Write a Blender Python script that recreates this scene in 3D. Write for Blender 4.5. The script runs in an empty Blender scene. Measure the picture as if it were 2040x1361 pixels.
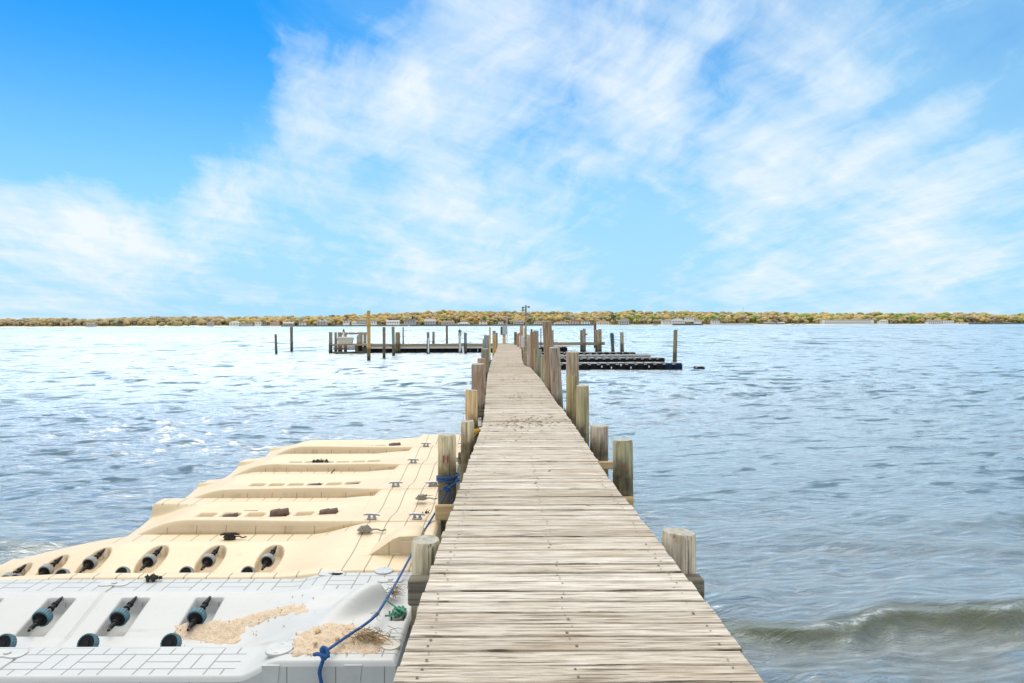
import bpy, math, random
import numpy as np
from mathutils import Matrix, Vector
random.seed(7); rng = np.random.default_rng(7)
S = bpy.context.scene; C = S.collection
R = math.radians; PI = math.pi

# ------------------------------------------------------------------ survey of the place
H = 2.45            # eye height over the water
DECK = 0.95         # walkway top over the water
F = 1360.0          # focal length in pixels of the 2040 px wide photograph
TILT = 0.00344
def ray(x, y):
    a, b = x - 1006.0, 647.0 - y
    return (a + TILT*b)/F, (b - TILT*a)/F
def at(x, y, d):
    a, b = ray(x, y); return Vector((a*d, d, H + b*d))
def onz(x, y, z):
    a, b = ray(x, y); d = (z - H)/b; return Vector((a*d, d, z))
def sst(a, b, x):
    t = np.clip((np.asarray(x, float) - a)/(b - a), 0, 1); return t*t*(3 - 2*t)

# ------------------------------------------------------------------ node helpers
def mat(name):
    m = bpy.data.materials.new(name); m.use_nodes = True
    nt = m.node_tree; return m, nt, nt.nodes['Principled BSDF']
class N:
    def __init__(s, nt): s.nt = nt
    def new(s, t, **k):
        n = s.nt.nodes.new(t)
        for a, v in k.items(): setattr(n, a, v)
        return n
    def put(s, sock, v):
        if v is None: return
        if hasattr(v, 'bl_idname') or isinstance(v, bpy.types.NodeSocket): s.nt.links.new(v, sock)
        else: sock.default_value = v
    def math(s, op, a, b=None, c=None, clamp=False):
        n = s.new('ShaderNodeMath', operation=op, use_clamp=clamp)
        s.put(n.inputs[0], a); s.put(n.inputs[1], b); s.put(n.inputs[2], c); return n.outputs[0]
    def vmath(s, op, a, b=None):
        n = s.new('ShaderNodeVectorMath', operation=op); s.put(n.inputs[0], a); s.put(n.inputs[1], b)
        return n.outputs['Value'] if op in ('DOT_PRODUCT', 'LENGTH') else n.outputs[0]
    def mix(s, f, a, b, bt='MIX'):
        n = s.new('ShaderNodeMix', data_type='RGBA', blend_type=bt)
        s.put(n.inputs[0], f); s.put(n.inputs[6], a); s.put(n.inputs[7], b); return n.outputs[2]
    def noise(s, v, scale=5, detail=4, rough=.55, dist=0):
        n = s.new('ShaderNodeTexNoise'); s.put(n.inputs['Vector'], v)
        n.inputs['Scale'].default_value = scale; n.inputs['Detail'].default_value = detail
        n.inputs['Roughness'].default_value = rough; n.inputs['Distortion'].default_value = dist
        return n.outputs['Fac']
    def ramp(s, f, stops):
        n = s.new('ShaderNodeValToRGB'); s.put(n.inputs[0], f); e = n.color_ramp.elements
        while len(e) < len(stops): e.new(.5)
        for q, (p, c) in zip(e, stops):
            q.position = p; q.color = c if len(c) == 4 else (*c, 1)
        return n.outputs[0]
    def rng(s, v, a, b, c=0., d=1., smooth=True):
        n = s.new('ShaderNodeMapRange'); n.interpolation_type = 'SMOOTHSTEP' if smooth else 'LINEAR'
        s.put(n.inputs[0], v)
        for i, q in enumerate((a, b, c, d)): s.put(n.inputs[i+1], q)
        return n.outputs[0]
    def mapv(s, v, scale=(1,1,1), loc=(0,0,0)):
        n = s.new('ShaderNodeMapping'); s.put(n.inputs[0], v)
        n.inputs['Scale'].default_value = scale; n.inputs['Location'].default_value = loc; return n.outputs[0]
    def xyz(s, v):
        n = s.new('ShaderNodeSeparateXYZ'); s.put(n.inputs[0], v); return n.outputs
    def comb(s, x, y, z):
        n = s.new('ShaderNodeCombineXYZ')
        for i, q in enumerate((x, y, z)): s.put(n.inputs[i], q)
        return n.outputs[0]
    def attr(s, name, typ='GEOMETRY'):
        n = s.new('ShaderNodeAttribute', attribute_name=name, attribute_type=typ); return n
    def pos(s): return s.new('ShaderNodeNewGeometry').outputs['Position']
    def nor(s): return s.new('ShaderNodeNewGeometry').outputs['Normal']
    def obj(s): return s.new('ShaderNodeTexCoord').outputs['Object']
    def bump(s, h, strength=.3, dist=.01, normal=None):
        n = s.new('ShaderNodeBump'); n.inputs['Strength'].default_value = strength
        n.inputs['Distance'].default_value = dist; s.put(n.inputs['Height'], h); s.put(n.inputs['Normal'], normal)
        return n.outputs[0]
def plain(name, col, rough=.6, metal=0., var=.12, scale=9., bump=.1):
    m, nt, p = mat(name); n = N(nt)
    f = n.noise(n.obj(), scale, 5, .6)
    c = n.ramp(f, [(.3, tuple(q*(1-var) for q in col)), (.7, tuple(min(1, q*(1+var)) for q in col))])
    nt.links.new(c, p.inputs['Base Color']); p.inputs['Roughness'].default_value = rough; p.inputs['Metallic'].default_value = metal
    if bump: nt.links.new(n.bump(f, bump, .01), p.inputs['Normal'])
    return m

# ------------------------------------------------------------------ mesh helpers
class MB:
    def __init__(s): s.v = []; s.f = []; s.m = []; s.col = []
    def add(s, vs, fs, m=0, col=None):
        o = len(s.v); s.v += [tuple(q) for q in vs]
        s.f += [tuple(i + o for i in f) for f in fs]; s.m += [m]*len(fs); s.col += [col if col is not None else 0.]*len(fs)
    def box(s, c, d, rot=None, m=0, col=None, bev=0.):
        x, y, z = (q/2 for q in d); c = Vector(c)
        if bev:
            b = min(bev, x*.9, y*.9, z*.9); vs = []; 
            for sx in (-1, 1):
                for sy in (-1, 1):
                    for sz in (-1, 1):
                        vs += [(sx*(x-b), sy*(y-b), sz*z), (sx*(x-b), sy*y, sz*(z-b)), (sx*x, sy*(y-b), sz*(z-b))]
            def k(a, b_, c_, w): return ((a*2 + b_)*2 + c_)*3 + w
            fs = []
            for q in (0, 1):
                fs += [(k(0,0,q,0), k(0,1,q,0), k(1,1,q,0), k(1,0,q,0)) if q == 0 else (k(0,0,q,0), k(1,0,q,0), k(1,1,q,0), k(0,1,q,0))]
                fs += [(k(0,q,0,1), k(1,q,0,1), k(1,q,1,1), k(0,q,1,1)) if q == 0 else (k(0,q,0,1), k(0,q,1,1), k(1,q,1,1), k(1,q,0,1))]
                fs += [(k(q,0,0,2), k(q,0,1,2), k(q,1,1,2), k(q,1,0,2)) if q == 0 else (k(q,0,0,2), k(q,1,0,2), k(q,1,1,2), k(q,0,1,2))]
            for a in (0, 1):
                for b_ in (0, 1):
                    fs += [(k(0,a,b_,0), k(1,a,b_,0), k(1,a,b_,1), k(0,a,b_,1)), (k(a,0,b_,0), k(a,1,b_,0), k(a,1,b_,2), k(a,0,b_,2)),
                           (k(a,b_,0,1), k(a,b_,1,1), k(a,b_,1,2), k(a,b_,0,2))]
            for a in (0, 1):
                for b_ in (0, 1):
                    for c_ in (0, 1): fs.append((k(a,b_,c_,0), k(a,b_,c_,1), k(a,b_,c_,2)))
        else:
            vs = [(sx*x, sy*y, sz*z) for sx in (-1, 1) for sy in (-1, 1) for sz in (-1, 1)]
            fs = [(0,1,3,2), (4,6,7,5), (0,4,5,1), (2,3,7,6), (0,2,6,4), (1,5,7,3)]
        vs = [Vector(q) for q in vs]
        if rot is not None: vs = [rot @ q for q in vs]
        s.add([q + c for q in vs], fs, m, col)
    def tube(s, pts, rad, n=8, m=0, col=None, caps=True, capm=None):
        pts = [Vector(p) for p in pts]; rad = rad if hasattr(rad, '__len__') else [rad]*len(pts)
        vs = []; up = None
        for i, p in enumerate(pts):
            t = (pts[min(i+1, len(pts)-1)] - pts[max(i-1, 0)]).normalized()
            if up is None: up = t.orthogonal().normalized()
            up = (up - t*up.dot(t)); up = up.normalized() if up.length > 1e-6 else t.orthogonal().normalized()
            w = t.cross(up)
            vs += [p + (up*math.cos(2*PI*k/n) + w*math.sin(2*PI*k/n))*rad[i] for k in range(n)]
        fs = [(i*n+k, i*n+(k+1) % n, (i+1)*n+(k+1) % n, (i+1)*n+k) for i in range(len(pts)-1) for k in range(n)]
        s.add(vs, fs, m, col)
        if caps:
            s.add(vs[:n], [tuple(range(n))[::-1]], m if capm is None else capm, col)
            s.add(vs[-n:], [tuple(range(n))], m if capm is None else capm, col)
    def build(s, name, mats, parent=None, smooth=False, attr=None, loc=None, recalc=True):
        me = bpy.data.meshes.new(name); 
        if loc is not None: 
            L = Vector(loc); s.v = [tuple(Vector(q) - L) for q in s.v]
        me.from_pydata(s.v, [], s.f)
        for q in (mats if isinstance(mats, (list, tuple)) else [mats]): me.materials.append(q)
        me.polygons.foreach_set('material_index', s.m)
        if smooth: me.polygons.foreach_set('use_smooth', [True]*len(s.f))
        if attr:
            a = me.attributes.new(attr, 'FLOAT_COLOR' if hasattr(s.col[0], '__len__') else 'FLOAT', 'FACE')
            if hasattr(s.col[0], '__len__'): a.data.foreach_set('color', np.array([(*c, 1)[:4] for c in s.col], 'f').ravel())
            else: a.data.foreach_set('value', np.array(s.col, 'f'))
        if recalc:
            import bmesh
            bm = bmesh.new(); bm.from_mesh(me); bmesh.ops.recalc_face_normals(bm, faces=bm.faces); bm.to_mesh(me); bm.free()
        if smooth and hasattr(me, 'set_sharp_from_angle'): me.set_sharp_from_angle(angle=R(42))
        return link(name, me, parent, loc)
def link(name, me, parent=None, loc=None):
    o = bpy.data.objects.new(name, me); C.objects.link(o)
    if loc is not None: o.location = loc
    if parent is not None: o.parent = parent
    return o
def npmesh(name, V, Fq, mats, parent=None, smooth=True, mi=None):
    me = bpy.data.meshes.new(name); V = np.asarray(V, 'f'); Fq = np.asarray(Fq, 'i'); k = Fq.shape[1]
    me.vertices.add(len(V)); me.vertices.foreach_set('co', V.ravel())
    me.loops.add(Fq.size); me.loops.foreach_set('vertex_index', Fq.ravel())
    me.polygons.add(len(Fq)); me.polygons.foreach_set('loop_start', np.arange(len(Fq), dtype='i')*k)
    for q in (mats if isinstance(mats, (list, tuple)) else [mats]): me.materials.append(q)
    if mi is not None: me.polygons.foreach_set('material_index', np.asarray(mi, 'i'))
    me.polygons.foreach_set('use_smooth', np.full(len(Fq), smooth)); me.update(calc_edges=True); me.validate()
    return link(name, me, parent)
def grid(nr, nc, off=0):
    i, j = np.meshgrid(np.arange(nr-1), np.arange(nc-1), indexing='ij'); a = (i*nc + j).ravel() + off
    return np.stack([a, a+1, a+nc+1, a+nc], 1)
def empty(name, loc=(0,0,0)):
    o = bpy.data.objects.new(name, None); C.objects.link(o); o.location = loc; o.empty_display_size = .2; return o
def tag(o, label=None, cat=None, group=None, kind=None):
    if label: o['label'] = label
    if cat: o['category'] = cat
    if group: o['group'] = group
    if kind: o['kind'] = kind
    return o

# ------------------------------------------------------------------ materials
def m_deck():
    m, nt, p = mat('weathered_deck'); n = N(nt); P = n.pos(); r = n.attr('rnd').outputs['Fac']
    off = n.comb(n.math('MULTIPLY', r, 37.), 0., n.math('MULTIPLY', r, 11.)); Q = n.vmath('ADD', P, off)
    g1 = n.noise(n.mapv(Q, (3.4, 70, 10)), 1, 8, .68, .3)
    g2 = n.noise(n.mapv(Q, (2.4, 120, 10)), 1, 5, .6, .6)
    g3 = n.noise(n.mapv(Q, (1.3, 3.5, 3)), 1, 4, .6)
    c = n.ramp(g1, [(.29, (.16,.118,.08)), (.42, (.42,.36,.29)), (.54, (.56,.50,.43)), (.70, (.65,.60,.54))])
    c = n.mix(n.rng(g2, .52, .64, 0, .9), c, (.085,.06,.038,1))
    c = n.mix(n.rng(g3, .50, .70, 0, .6), c, (.36,.285,.195,1))
    c = n.mix(.6, c, n.ramp(r, [(0, (.34,.29,.23)), (.25, (.56,.5,.42)), (.5, (.80,.76,.70)), (.75, (.48,.43,.36)), (1, (.92,.89,.84))]), 'SOFT_LIGHT')
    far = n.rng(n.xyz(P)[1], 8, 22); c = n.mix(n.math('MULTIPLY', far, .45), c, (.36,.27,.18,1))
    dirt = n.noise(n.mapv(P, (1.1, .9, 1)), 1.3, 5, .65)
    c = n.mix(n.math('MULTIPLY', n.rng(dirt, .55, .72, 0, .6), n.rng(n.xyz(P)[1], 6, 12)), c, (.22,.17,.11,1))
    nt.links.new(c, p.inputs['Base Color']); p.inputs['Roughness'].default_value = .85
    b = n.math('SUBTRACT', g1, n.math('MULTIPLY', n.rng(g2, .54, .70), .8))
    nt.links.new(n.bump(b, .55, .012), p.inputs['Normal']); return m
def m_pile(top=False):
    m, nt, p = mat('pile_end' if top else 'pile_wood'); n = N(nt); O = n.obj(); oi = n.new('ShaderNodeObjectInfo')
    rv = n.comb(n.math('MULTIPLY', oi.outputs['Random'], 31.), 0., 0.); Q = n.vmath('ADD', O, rv)
    if top:
        x = n.xyz(O); rr = n.math('SQRT', n.math('ADD', n.math('MULTIPLY', x[0], x[0]), n.math('MULTIPLY', x[1], x[1])))
        w = n.math('SINE', n.math('MULTIPLY', n.math('ADD', rr, n.math('MULTIPLY', n.noise(Q, 9, 3), .02)), 520.))
        c = n.ramp(n.noise(Q, 22, 5), [(.3, (.26,.24,.19)), (.7, (.52,.49,.41))])
        c = n.mix(n.rng(w, .2, 1, 0, .4), c, (.22,.19,.14,1))
        nt.links.new(c, p.inputs['Base Color']); nt.links.new(n.bump(w, .3, .004), p.inputs['Normal'])
    else:
        g = n.noise(n.mapv(Q, (34, 34, 1.6)), 1, 7, .6, .3); g2 = n.noise(n.mapv(Q, (62, 62, 1.0)), 1, 4, .6)
        blot = n.noise(n.mapv(Q, (5, 5, 2.2)), 1, 5, .65)
        v = n.ramp(g, [(.28, (.38,.37,.36)), (.5, (.8,.8,.8)), (.72, (1.2,1.18,1.12))])
        c = n.mix(1., v, n.mix(1., oi.outputs['Color'], (1.25,1.18,1.1,1), 'MULTIPLY'), 'MULTIPLY')
        c = n.mix(n.rng(blot, .52, .75, 0, .6), c, n.mix(1., oi.outputs['Color'], (.62,.42,.22,1), 'MULTIPLY'))
        z = n.xyz(n.pos())[2]; zz = n.math('ADD', z, n.math('MULTIPLY', n.math('SUBTRACT', n.noise(n.mapv(Q, (8, 8, 3)), 1, 5, .65), .5), .55))
        zz = n.math('SUBTRACT', zz, oi.outputs['Alpha']); c = n.mix(n.rng(zz, -.14, .14, .86, 0), c, n.ramp(n.noise(Q, 14, 5), [(.35, (.035,.028,.016)), (.65, (.17,.125,.06))]))
        c = n.mix(n.rng(z, .12, .35, .9, 0), c, (.018,.022,.016,1))
        c = n.mix(n.rng(g2, .60, .70, 0, .75), c, (.05,.038,.025,1))
        nt.links.new(c, p.inputs['Base Color'])
        nt.links.new(n.bump(n.math('SUBTRACT', g, n.rng(g2, .58, .7)), .9, .016), p.inputs['Normal'])
    p.inputs['Roughness'].default_value = .88; return m
def m_timber(name, dark, light, axis=0):
    m, nt, p = mat(name); n = N(nt); sc = [3., 3., 3.]
    for i in range(3): sc[i] = 1.4 if i == axis else 38.
    g = n.noise(n.mapv(n.pos(), tuple(sc)), 1, 6, .6, .4)
    nt.links.new(n.ramp(g, [(.3, dark), (.66, light)]), p.inputs['Base Color']); p.inputs['Roughness'].default_value = .85
    nt.links.new(n.bump(g, .5, .01), p.inputs['Normal']); return m
def m_plastic(name, col, grime, weave=False):
    m, nt, p = mat(name); n = N(nt); P = n.pos(); x, y, z = n.xyz(P); pat = n.attr('pat').outputs['Fac']
    def line(v, per, w, off=0.):
        t = n.math('FRACT', n.math('DIVIDE', n.math('ADD', v, 100.+off), per))
        return n.math('LESS_THAN', t, w/per)
    if weave:
        u = n.math('DIVIDE', n.math('ADD', x, 100.), .22); w = n.math('DIVIDE', n.math('ADD', y, 100.02), .19)
        fu, fw = n.math('FRACT', u), n.math('FRACT', w)
        par = n.math('MODULO', n.math('ADD', n.math('FLOOR', u), n.math('FLOOR', w)), 2.)
        par = n.math('GREATER_THAN', par, .5)
        e = .045
        edge = n.math('MAXIMUM', n.math('LESS_THAN', fu, e), n.math('LESS_THAN', fw, e*1.2))
        hh = n.math('LESS_THAN', n.math('ABSOLUTE', n.math('SUBTRACT', fw, .5)), e*.6)
        vv = n.math('LESS_THAN', n.math('ABSOLUTE', n.math('SUBTRACT', fu, .5)), e*.5)
        mid = n.math('ADD', n.math('MULTIPLY', hh, par), n.math('MULTIPLY', vv, n.math('SUBTRACT', 1., par)))
        ln = n.math('MAXIMUM', edge, mid)
    else:
        ln = line(x, .19, .012)
    top = n.math('GREATER_THAN', n.xyz(n.nor())[2], .6)
    ln = n.math('MULTIPLY', n.math('MULTIPLY', ln, pat), top)
    side = n.math('MULTIPLY', n.math('MAXIMUM', line(x, .30, .007, .05), n.math('LESS_THAN', n.math('ABSOLUTE', n.math('SUBTRACT', z, .19)), .004)), n.math('LESS_THAN', n.xyz(n.nor())[2], .3))
    s1 = n.noise(P, 3.0, 6, .62); s2 = n.noise(P, 26., 5, .65); s3 = n.noise(n.mapv(P, (9, 9, 1.2)), 1, 5, .6)
    c = n.ramp(s1, [(.3, tuple(q*.93 for q in col)), (.7, col)])
    c = n.mix(n.rng(s2, .58, .76, 0, .4), c, (*grime, 1))
    s4 = n.noise(n.mapv(P, (2.2, 14, 3)), 1, 6, .7); c = n.mix(n.math('MULTIPLY', n.rng(s4, .56, .74, 0, .55), n.rng(s1, .42, .6)), c, tuple(q*.9 for q in grime) + (1,))
    s5 = n.noise(P, 70., 3, .6); c = n.mix(n.rng(s5, .70, .76, 0, .8), c, tuple(q*.3 for q in grime) + (1,))
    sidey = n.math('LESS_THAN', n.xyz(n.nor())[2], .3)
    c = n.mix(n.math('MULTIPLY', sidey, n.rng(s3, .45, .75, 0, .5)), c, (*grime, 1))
    c = n.mix(n.rng(z, -.02, .12, .8, 0), c, (.10,.09,.05,1))
    c = n.mix(n.math('MULTIPLY', n.math('MAXIMUM', ln, side), .9), c, tuple(q*(.52 if weave else .6) for q in grime) + (1,))
    nt.links.new(c, p.inputs['Base Color']); p.inputs['Roughness'].default_value = .42
    p.inputs['Specular IOR Level'].default_value = .35
    b = n.math('SUBTRACT', n.math('MULTIPLY', s2, .12), n.math('MAXIMUM', ln, side))
    nt.links.new(n.bump(b, .5, .006), p.inputs['Normal']); return m
M = {}
M['deck'] = m_deck(); M['pile'] = m_pile(); M['pile_top'] = m_pile(True)
M['beam_dark'] = m_timber('weathered_beam', (.05,.042,.03), (.26,.22,.16)); M['beam_new'] = m_timber('fresh_lumber', (.42,.27,.12), (.66,.48,.26))
M['beam_grey'] = m_timber('grey_timber', (.17,.125,.075), (.46,.36,.235)); M['beam_y'] = m_timber('stringer_timber', (.05,.04,.03), (.2,.16,.11), 1)
M['tan'] = m_plastic('tan_plastic', (.70,.55,.36), (.44,.33,.20)); M['white'] = m_plastic('white_plastic', (.52,.512,.49), (.40,.37,.31), True)
M['tyre'] = plain('ribbed_roller_grey', (.27,.28,.28), .6, 0, .3, 30); M['tyre_blue'] = plain('ribbed_roller_blue', (.065,.145,.18), .6, 0, .6, 14)
M['black'] = plain('black_plastic', (.018,.018,.02), .5); M['black_float'] = plain('black_float_plastic', (.010,.011,.014), .7, 0, .3, 5, .2)
M['axle'] = plain('rusty_axle', (.30,.20,.13), .55, .5, .4, 22); M['rust'] = plain('rusty_brown_roller', (.13,.085,.065), .7, 0, .4, 14, .3)
M['steel'] = plain('galvanised_steel', (.36,.36,.36), .45, .7, .2, 20); M['grey_metal'] = plain('grey_painted_metal', (.44,.45,.46), .5, .1, .08)
M['blue_rope'] = plain('blue_rope', (.016,.085,.25), .8, 0, .4, 90, .5); M['green_rope'] = plain('green_rope', (.09,.29,.19), .8, 0, .45, 70, .5)
M['grey_rope'] = plain('grey_rope', (.27,.24,.20), .9, 0, .4, 90, .5); M['yellow'] = plain('yellow_webbing', (.62,.36,.03), .7, 0, .25, 40)
M['white_rope'] = plain('white_rope', (.68,.66,.62), .8, 0, .2, 60)
M['straw'] = plain('dry_reed', (.30,.20,.10), .9, 0, .45, 18); M['weed'] = plain('dark_seaweed', (.035,.028,.018), .85, 0, .5, 30, .4)
M['scrap'] = plain('dried_weed_scrap', (.17,.125,.075), .9, 0, .5, 30, .3)
M['weed_green'] = plain('algae_growth', (.05,.06,.02), .9, 0, .5, 3, .8)
M['pebble'] = plain('pebble', (.50,.34,.18), .8, 0, .4, 18, .3)
M['box_tan'] = plain('tan_dock_box', (.62,.57,.47), .55, 0, .06); M['teal'] = plain('teal_paint', (.06,.14,.16), .6, 0, .3)
M['sign'] = plain('white_sign_paint', (.78,.78,.76), .5, 0, .04); M['ink'] = plain('black_lettering', (.03,.03,.03), .6)
M['grey_float'] = plain('grey_float_plastic', (.26,.26,.26), .6, 0, .2, 6, .2); M['navy_float'] = plain('navy_float_plastic', (.008,.022,.05), .7, 0, .3, 5)
M['float_top'] = plain('dusty_float_top', (.36,.34,.31), .8, 0, .25, 4); M['red'] = plain('red_paint', (.30,.06,.04), .6)
M['lamp'] = plain('lamp_housing', (.12,.12,.12), .5, .3); M['knot'] = plain('rust_stain', (.26,.12,.05), .9, 0, .4, 40); M['orange'] = plain('orange_paint', (.50,.16,.08), .6)
M['end_cut'] = plain('pale_cut_wood', (.55,.48,.36), .85, 0, .2, 25)
for q in ('black_float', 'navy_float', 'black'): M[q].node_tree.nodes['Principled BSDF'].inputs['Specular IOR Level'].default_value = .15
def m_sand():
    m, nt, p = mat('coarse_sand'); n = N(nt); P = n.pos()
    f = n.noise(P, 150, 4, .7); g = n.noise(P, 22, 5, .6)
    c = n.ramp(f, [(.3, (.40,.27,.17)), (.5, (.70,.54,.38)), (.72, (.86,.74,.60))]); c = n.mix(n.rng(g, .45, .7, 0, .5), c, (.50,.35,.20,1))
    nt.links.new(c, p.inputs['Base Color']); p.inputs['Roughness'].default_value = .95
    nt.links.new(n.bump(f, .8, .01), p.inputs['Normal']); return m
M['sand'] = m_sand()

# ------------------------------------------------------------------ camera
cam = bpy.data.cameras.new('Camera'); co = bpy.data.objects.new('Camera', cam); C.objects.link(co); S.camera = co
cam.sensor_width = 36.; cam.lens = 36.*F/2040.; cam.clip_start = .05; cam.clip_end = 12000
cam.shift_x = 14/2040.; cam.shift_y = -33.5/2040.
co.matrix_world = Matrix.Translation((0, 0, H)) @ Matrix.Rotation(PI/2, 4, 'X') @ Matrix.Rotation(-TILT, 4, 'Z')

# ------------------------------------------------------------------ daylight and sky
SUN_EL, SUN_AZ = R(60), R(-22)      # azimuth from +Y (ahead), negative is to the left
sd = Vector((math.sin(SUN_AZ)*math.cos(SUN_EL), math.cos(SUN_AZ)*math.cos(SUN_EL), math.sin(SUN_EL)))
sl = bpy.data.lights.new('Sun', 'SUN'); sl.energy = 2.75; sl.angle = R(58); sl.color = (1, .95, .87)
so = bpy.data.objects.new('Sun', sl); C.objects.link(so); so.rotation_euler = sd.to_track_quat('Z', 'Y').to_euler(); so.location = (0, 0, 30)
wd = bpy.data.worlds.new('World'); S.world = wd; wd.use_nodes = True; nt = wd.node_tree; n = N(nt); bg = nt.nodes['Background']
sky = n.new('ShaderNodeTexSky', sky_type='NISHITA'); sky.sun_disc = False; sky.sun_elevation = SUN_EL; sky.sun_rotation = SUN_AZ
sky.air_density = 1.0; sky.dust_density = .6; sky.ozone_density = 2.0; sky.altitude = 0
hs = n.new('ShaderNodeHueSaturation'); hs.inputs['Saturation'].default_value = 1.5; hs.inputs['Value'].default_value = 1.0
hs.inputs['Hue'].default_value = .487
nt.links.new(sky.outputs[0], hs.inputs['Color'])
D = n.new('ShaderNodeTexCoord').outputs['Generated']; dx, dy, dz = n.xyz(D)
el = n.math('MAXIMUM', dz, 0.)
k = n.math('DIVIDE', 1., n.math('ADD', el, .20)); px_ = n.math('MULTIPLY', dx, k); py_ = n.math('MULTIPLY', dy, k)
pl = n.comb(px_, py_, 0.)
def streak(rot, sc, loc, warpamt, detail, rough, wl):
    w = n.noise(n.mapv(pl, (.9, .7, 1), wl), 1.3, 5, .55); w = n.math('SUBTRACT', w, .5)
    q = n.vmath('ADD', pl, n.comb(n.math('MULTIPLY', w, warpamt), n.math('MULTIPLY', w, warpamt*.5), 0.))
    m_ = n.new('ShaderNodeMapping'); m_.vector_type = 'POINT'; n.put(m_.inputs[0], q); m_.inputs['Rotation'].default_value = (0, 0, R(rot))
    return n.noise(n.mapv(m_.outputs[0], sc, loc), 1, detail, rough)
c1 = streak(6, (3.2, .62, 1), (1.4, .35, 0), 1.0, 9, .56, (3.1, 1.7, 0))
c3 = streak(52, (3.8, .8, 1), (4.4, 2.3, 0), .8, 9, .6, (7.1, 4.7, 0))
c4 = streak(-20, (8.5, 2.2, 1), (.4, 6.3, 0), .6, 7, .62, (1.1, 2.7, 0))
c2 = n.noise(n.mapv(pl, (.8, .5, 1), (5.2, 2.3, 0)), 1, 4, .5)
def blob(x, y, w0, w1, amt):
    a, b = ray(x, y); v = Vector((a, 1, b)).normalized()
    return n.math('MULTIPLY', n.rng(n.vmath('DOT_PRODUCT', D, tuple(v)), math.cos(R(w0)), math.cos(R(w1))), amt)
gap = 0.
for q in [(60, 10, 18, 2, -.26), (600, -90, 12, 2, -.20), (330, 200, 10, 1, -.17), (200, 160, 11, 1, -.12)]: gap = n.math('ADD', gap, blob(*q))
dens = n.math('ADD', n.math('ADD', n.math('MULTIPLY', c1, .58), n.math('MULTIPLY', c3, .46)), n.math('ADD', n.math('MULTIPLY', c2, .34), n.math('MULTIPLY', c4, .40)))
dens = n.math('ADD', dens, gap)
dens = n.math('ADD', dens, n.math('ADD', n.rng(dz, .46, .75, 0, .30), n.rng(dy, .35, -.35, 0, .30)))  # unseen extra cloud added overhead and behind the camera as neutral fill light
for q in [(1300, 60, 18, 5, .06), (1700, 520, 14, 4, .14), (1480, 250, 11, 3, .08), (1080, 270, 8, 2, -.03), (1270, 440, 7, 2, -.08), (900, 500, 9, 2, .13), (300, 370, 9, 2, .22), (1900, 230, 6, 2, -.10), (1020, 130, 15, 3, .16), (90, 530, 9, 2, .14), (520, 110, 9, 1, .13), (700, 170, 8, 1, .08), (560, 270, 8, 2, .08), (130, 350, 7, 1, .12), (1100, 440, 8, 2, .06), (1990, 130, 6, 1, .08), (1850, 380, 7, 2, .06)]:
    dens = n.math('ADD', dens, blob(*q))
lon = n.rng(dz, .0, .42, 1., 0.)
zen = n.mix(1., hs.outputs[0], (.17, .84, 1.16, 1), 'MULTIPLY')
skyc = n.mix(n.math('MULTIPLY', lon, .95), zen, (3.5, 6.0, 7.7, 1))
veil = n.math('ADD', n.math('ADD', n.math('MULTIPLY', c1, .45), n.math('ADD', n.math('MULTIPLY', c2, .35), n.math('MULTIPLY', c3, .20))), gap)
veil = n.rng(n.math('ADD', veil, .10), .34, .68, 0., .74, False)
skyc = n.mix(veil, skyc, (3.3, 5.8, 7.6, 1))
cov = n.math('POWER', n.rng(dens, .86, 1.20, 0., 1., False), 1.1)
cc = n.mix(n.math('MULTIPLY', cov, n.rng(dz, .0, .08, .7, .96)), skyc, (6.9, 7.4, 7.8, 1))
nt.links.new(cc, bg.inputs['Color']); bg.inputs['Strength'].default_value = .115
vs_ = S.view_settings; vs_.view_transform = 'Standard'; vs_.look = 'None'; vs_.exposure = 0.19; vs_.gamma = 1
S.cycles.max_bounces = 6; S.cycles.use_denoising = True

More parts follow.
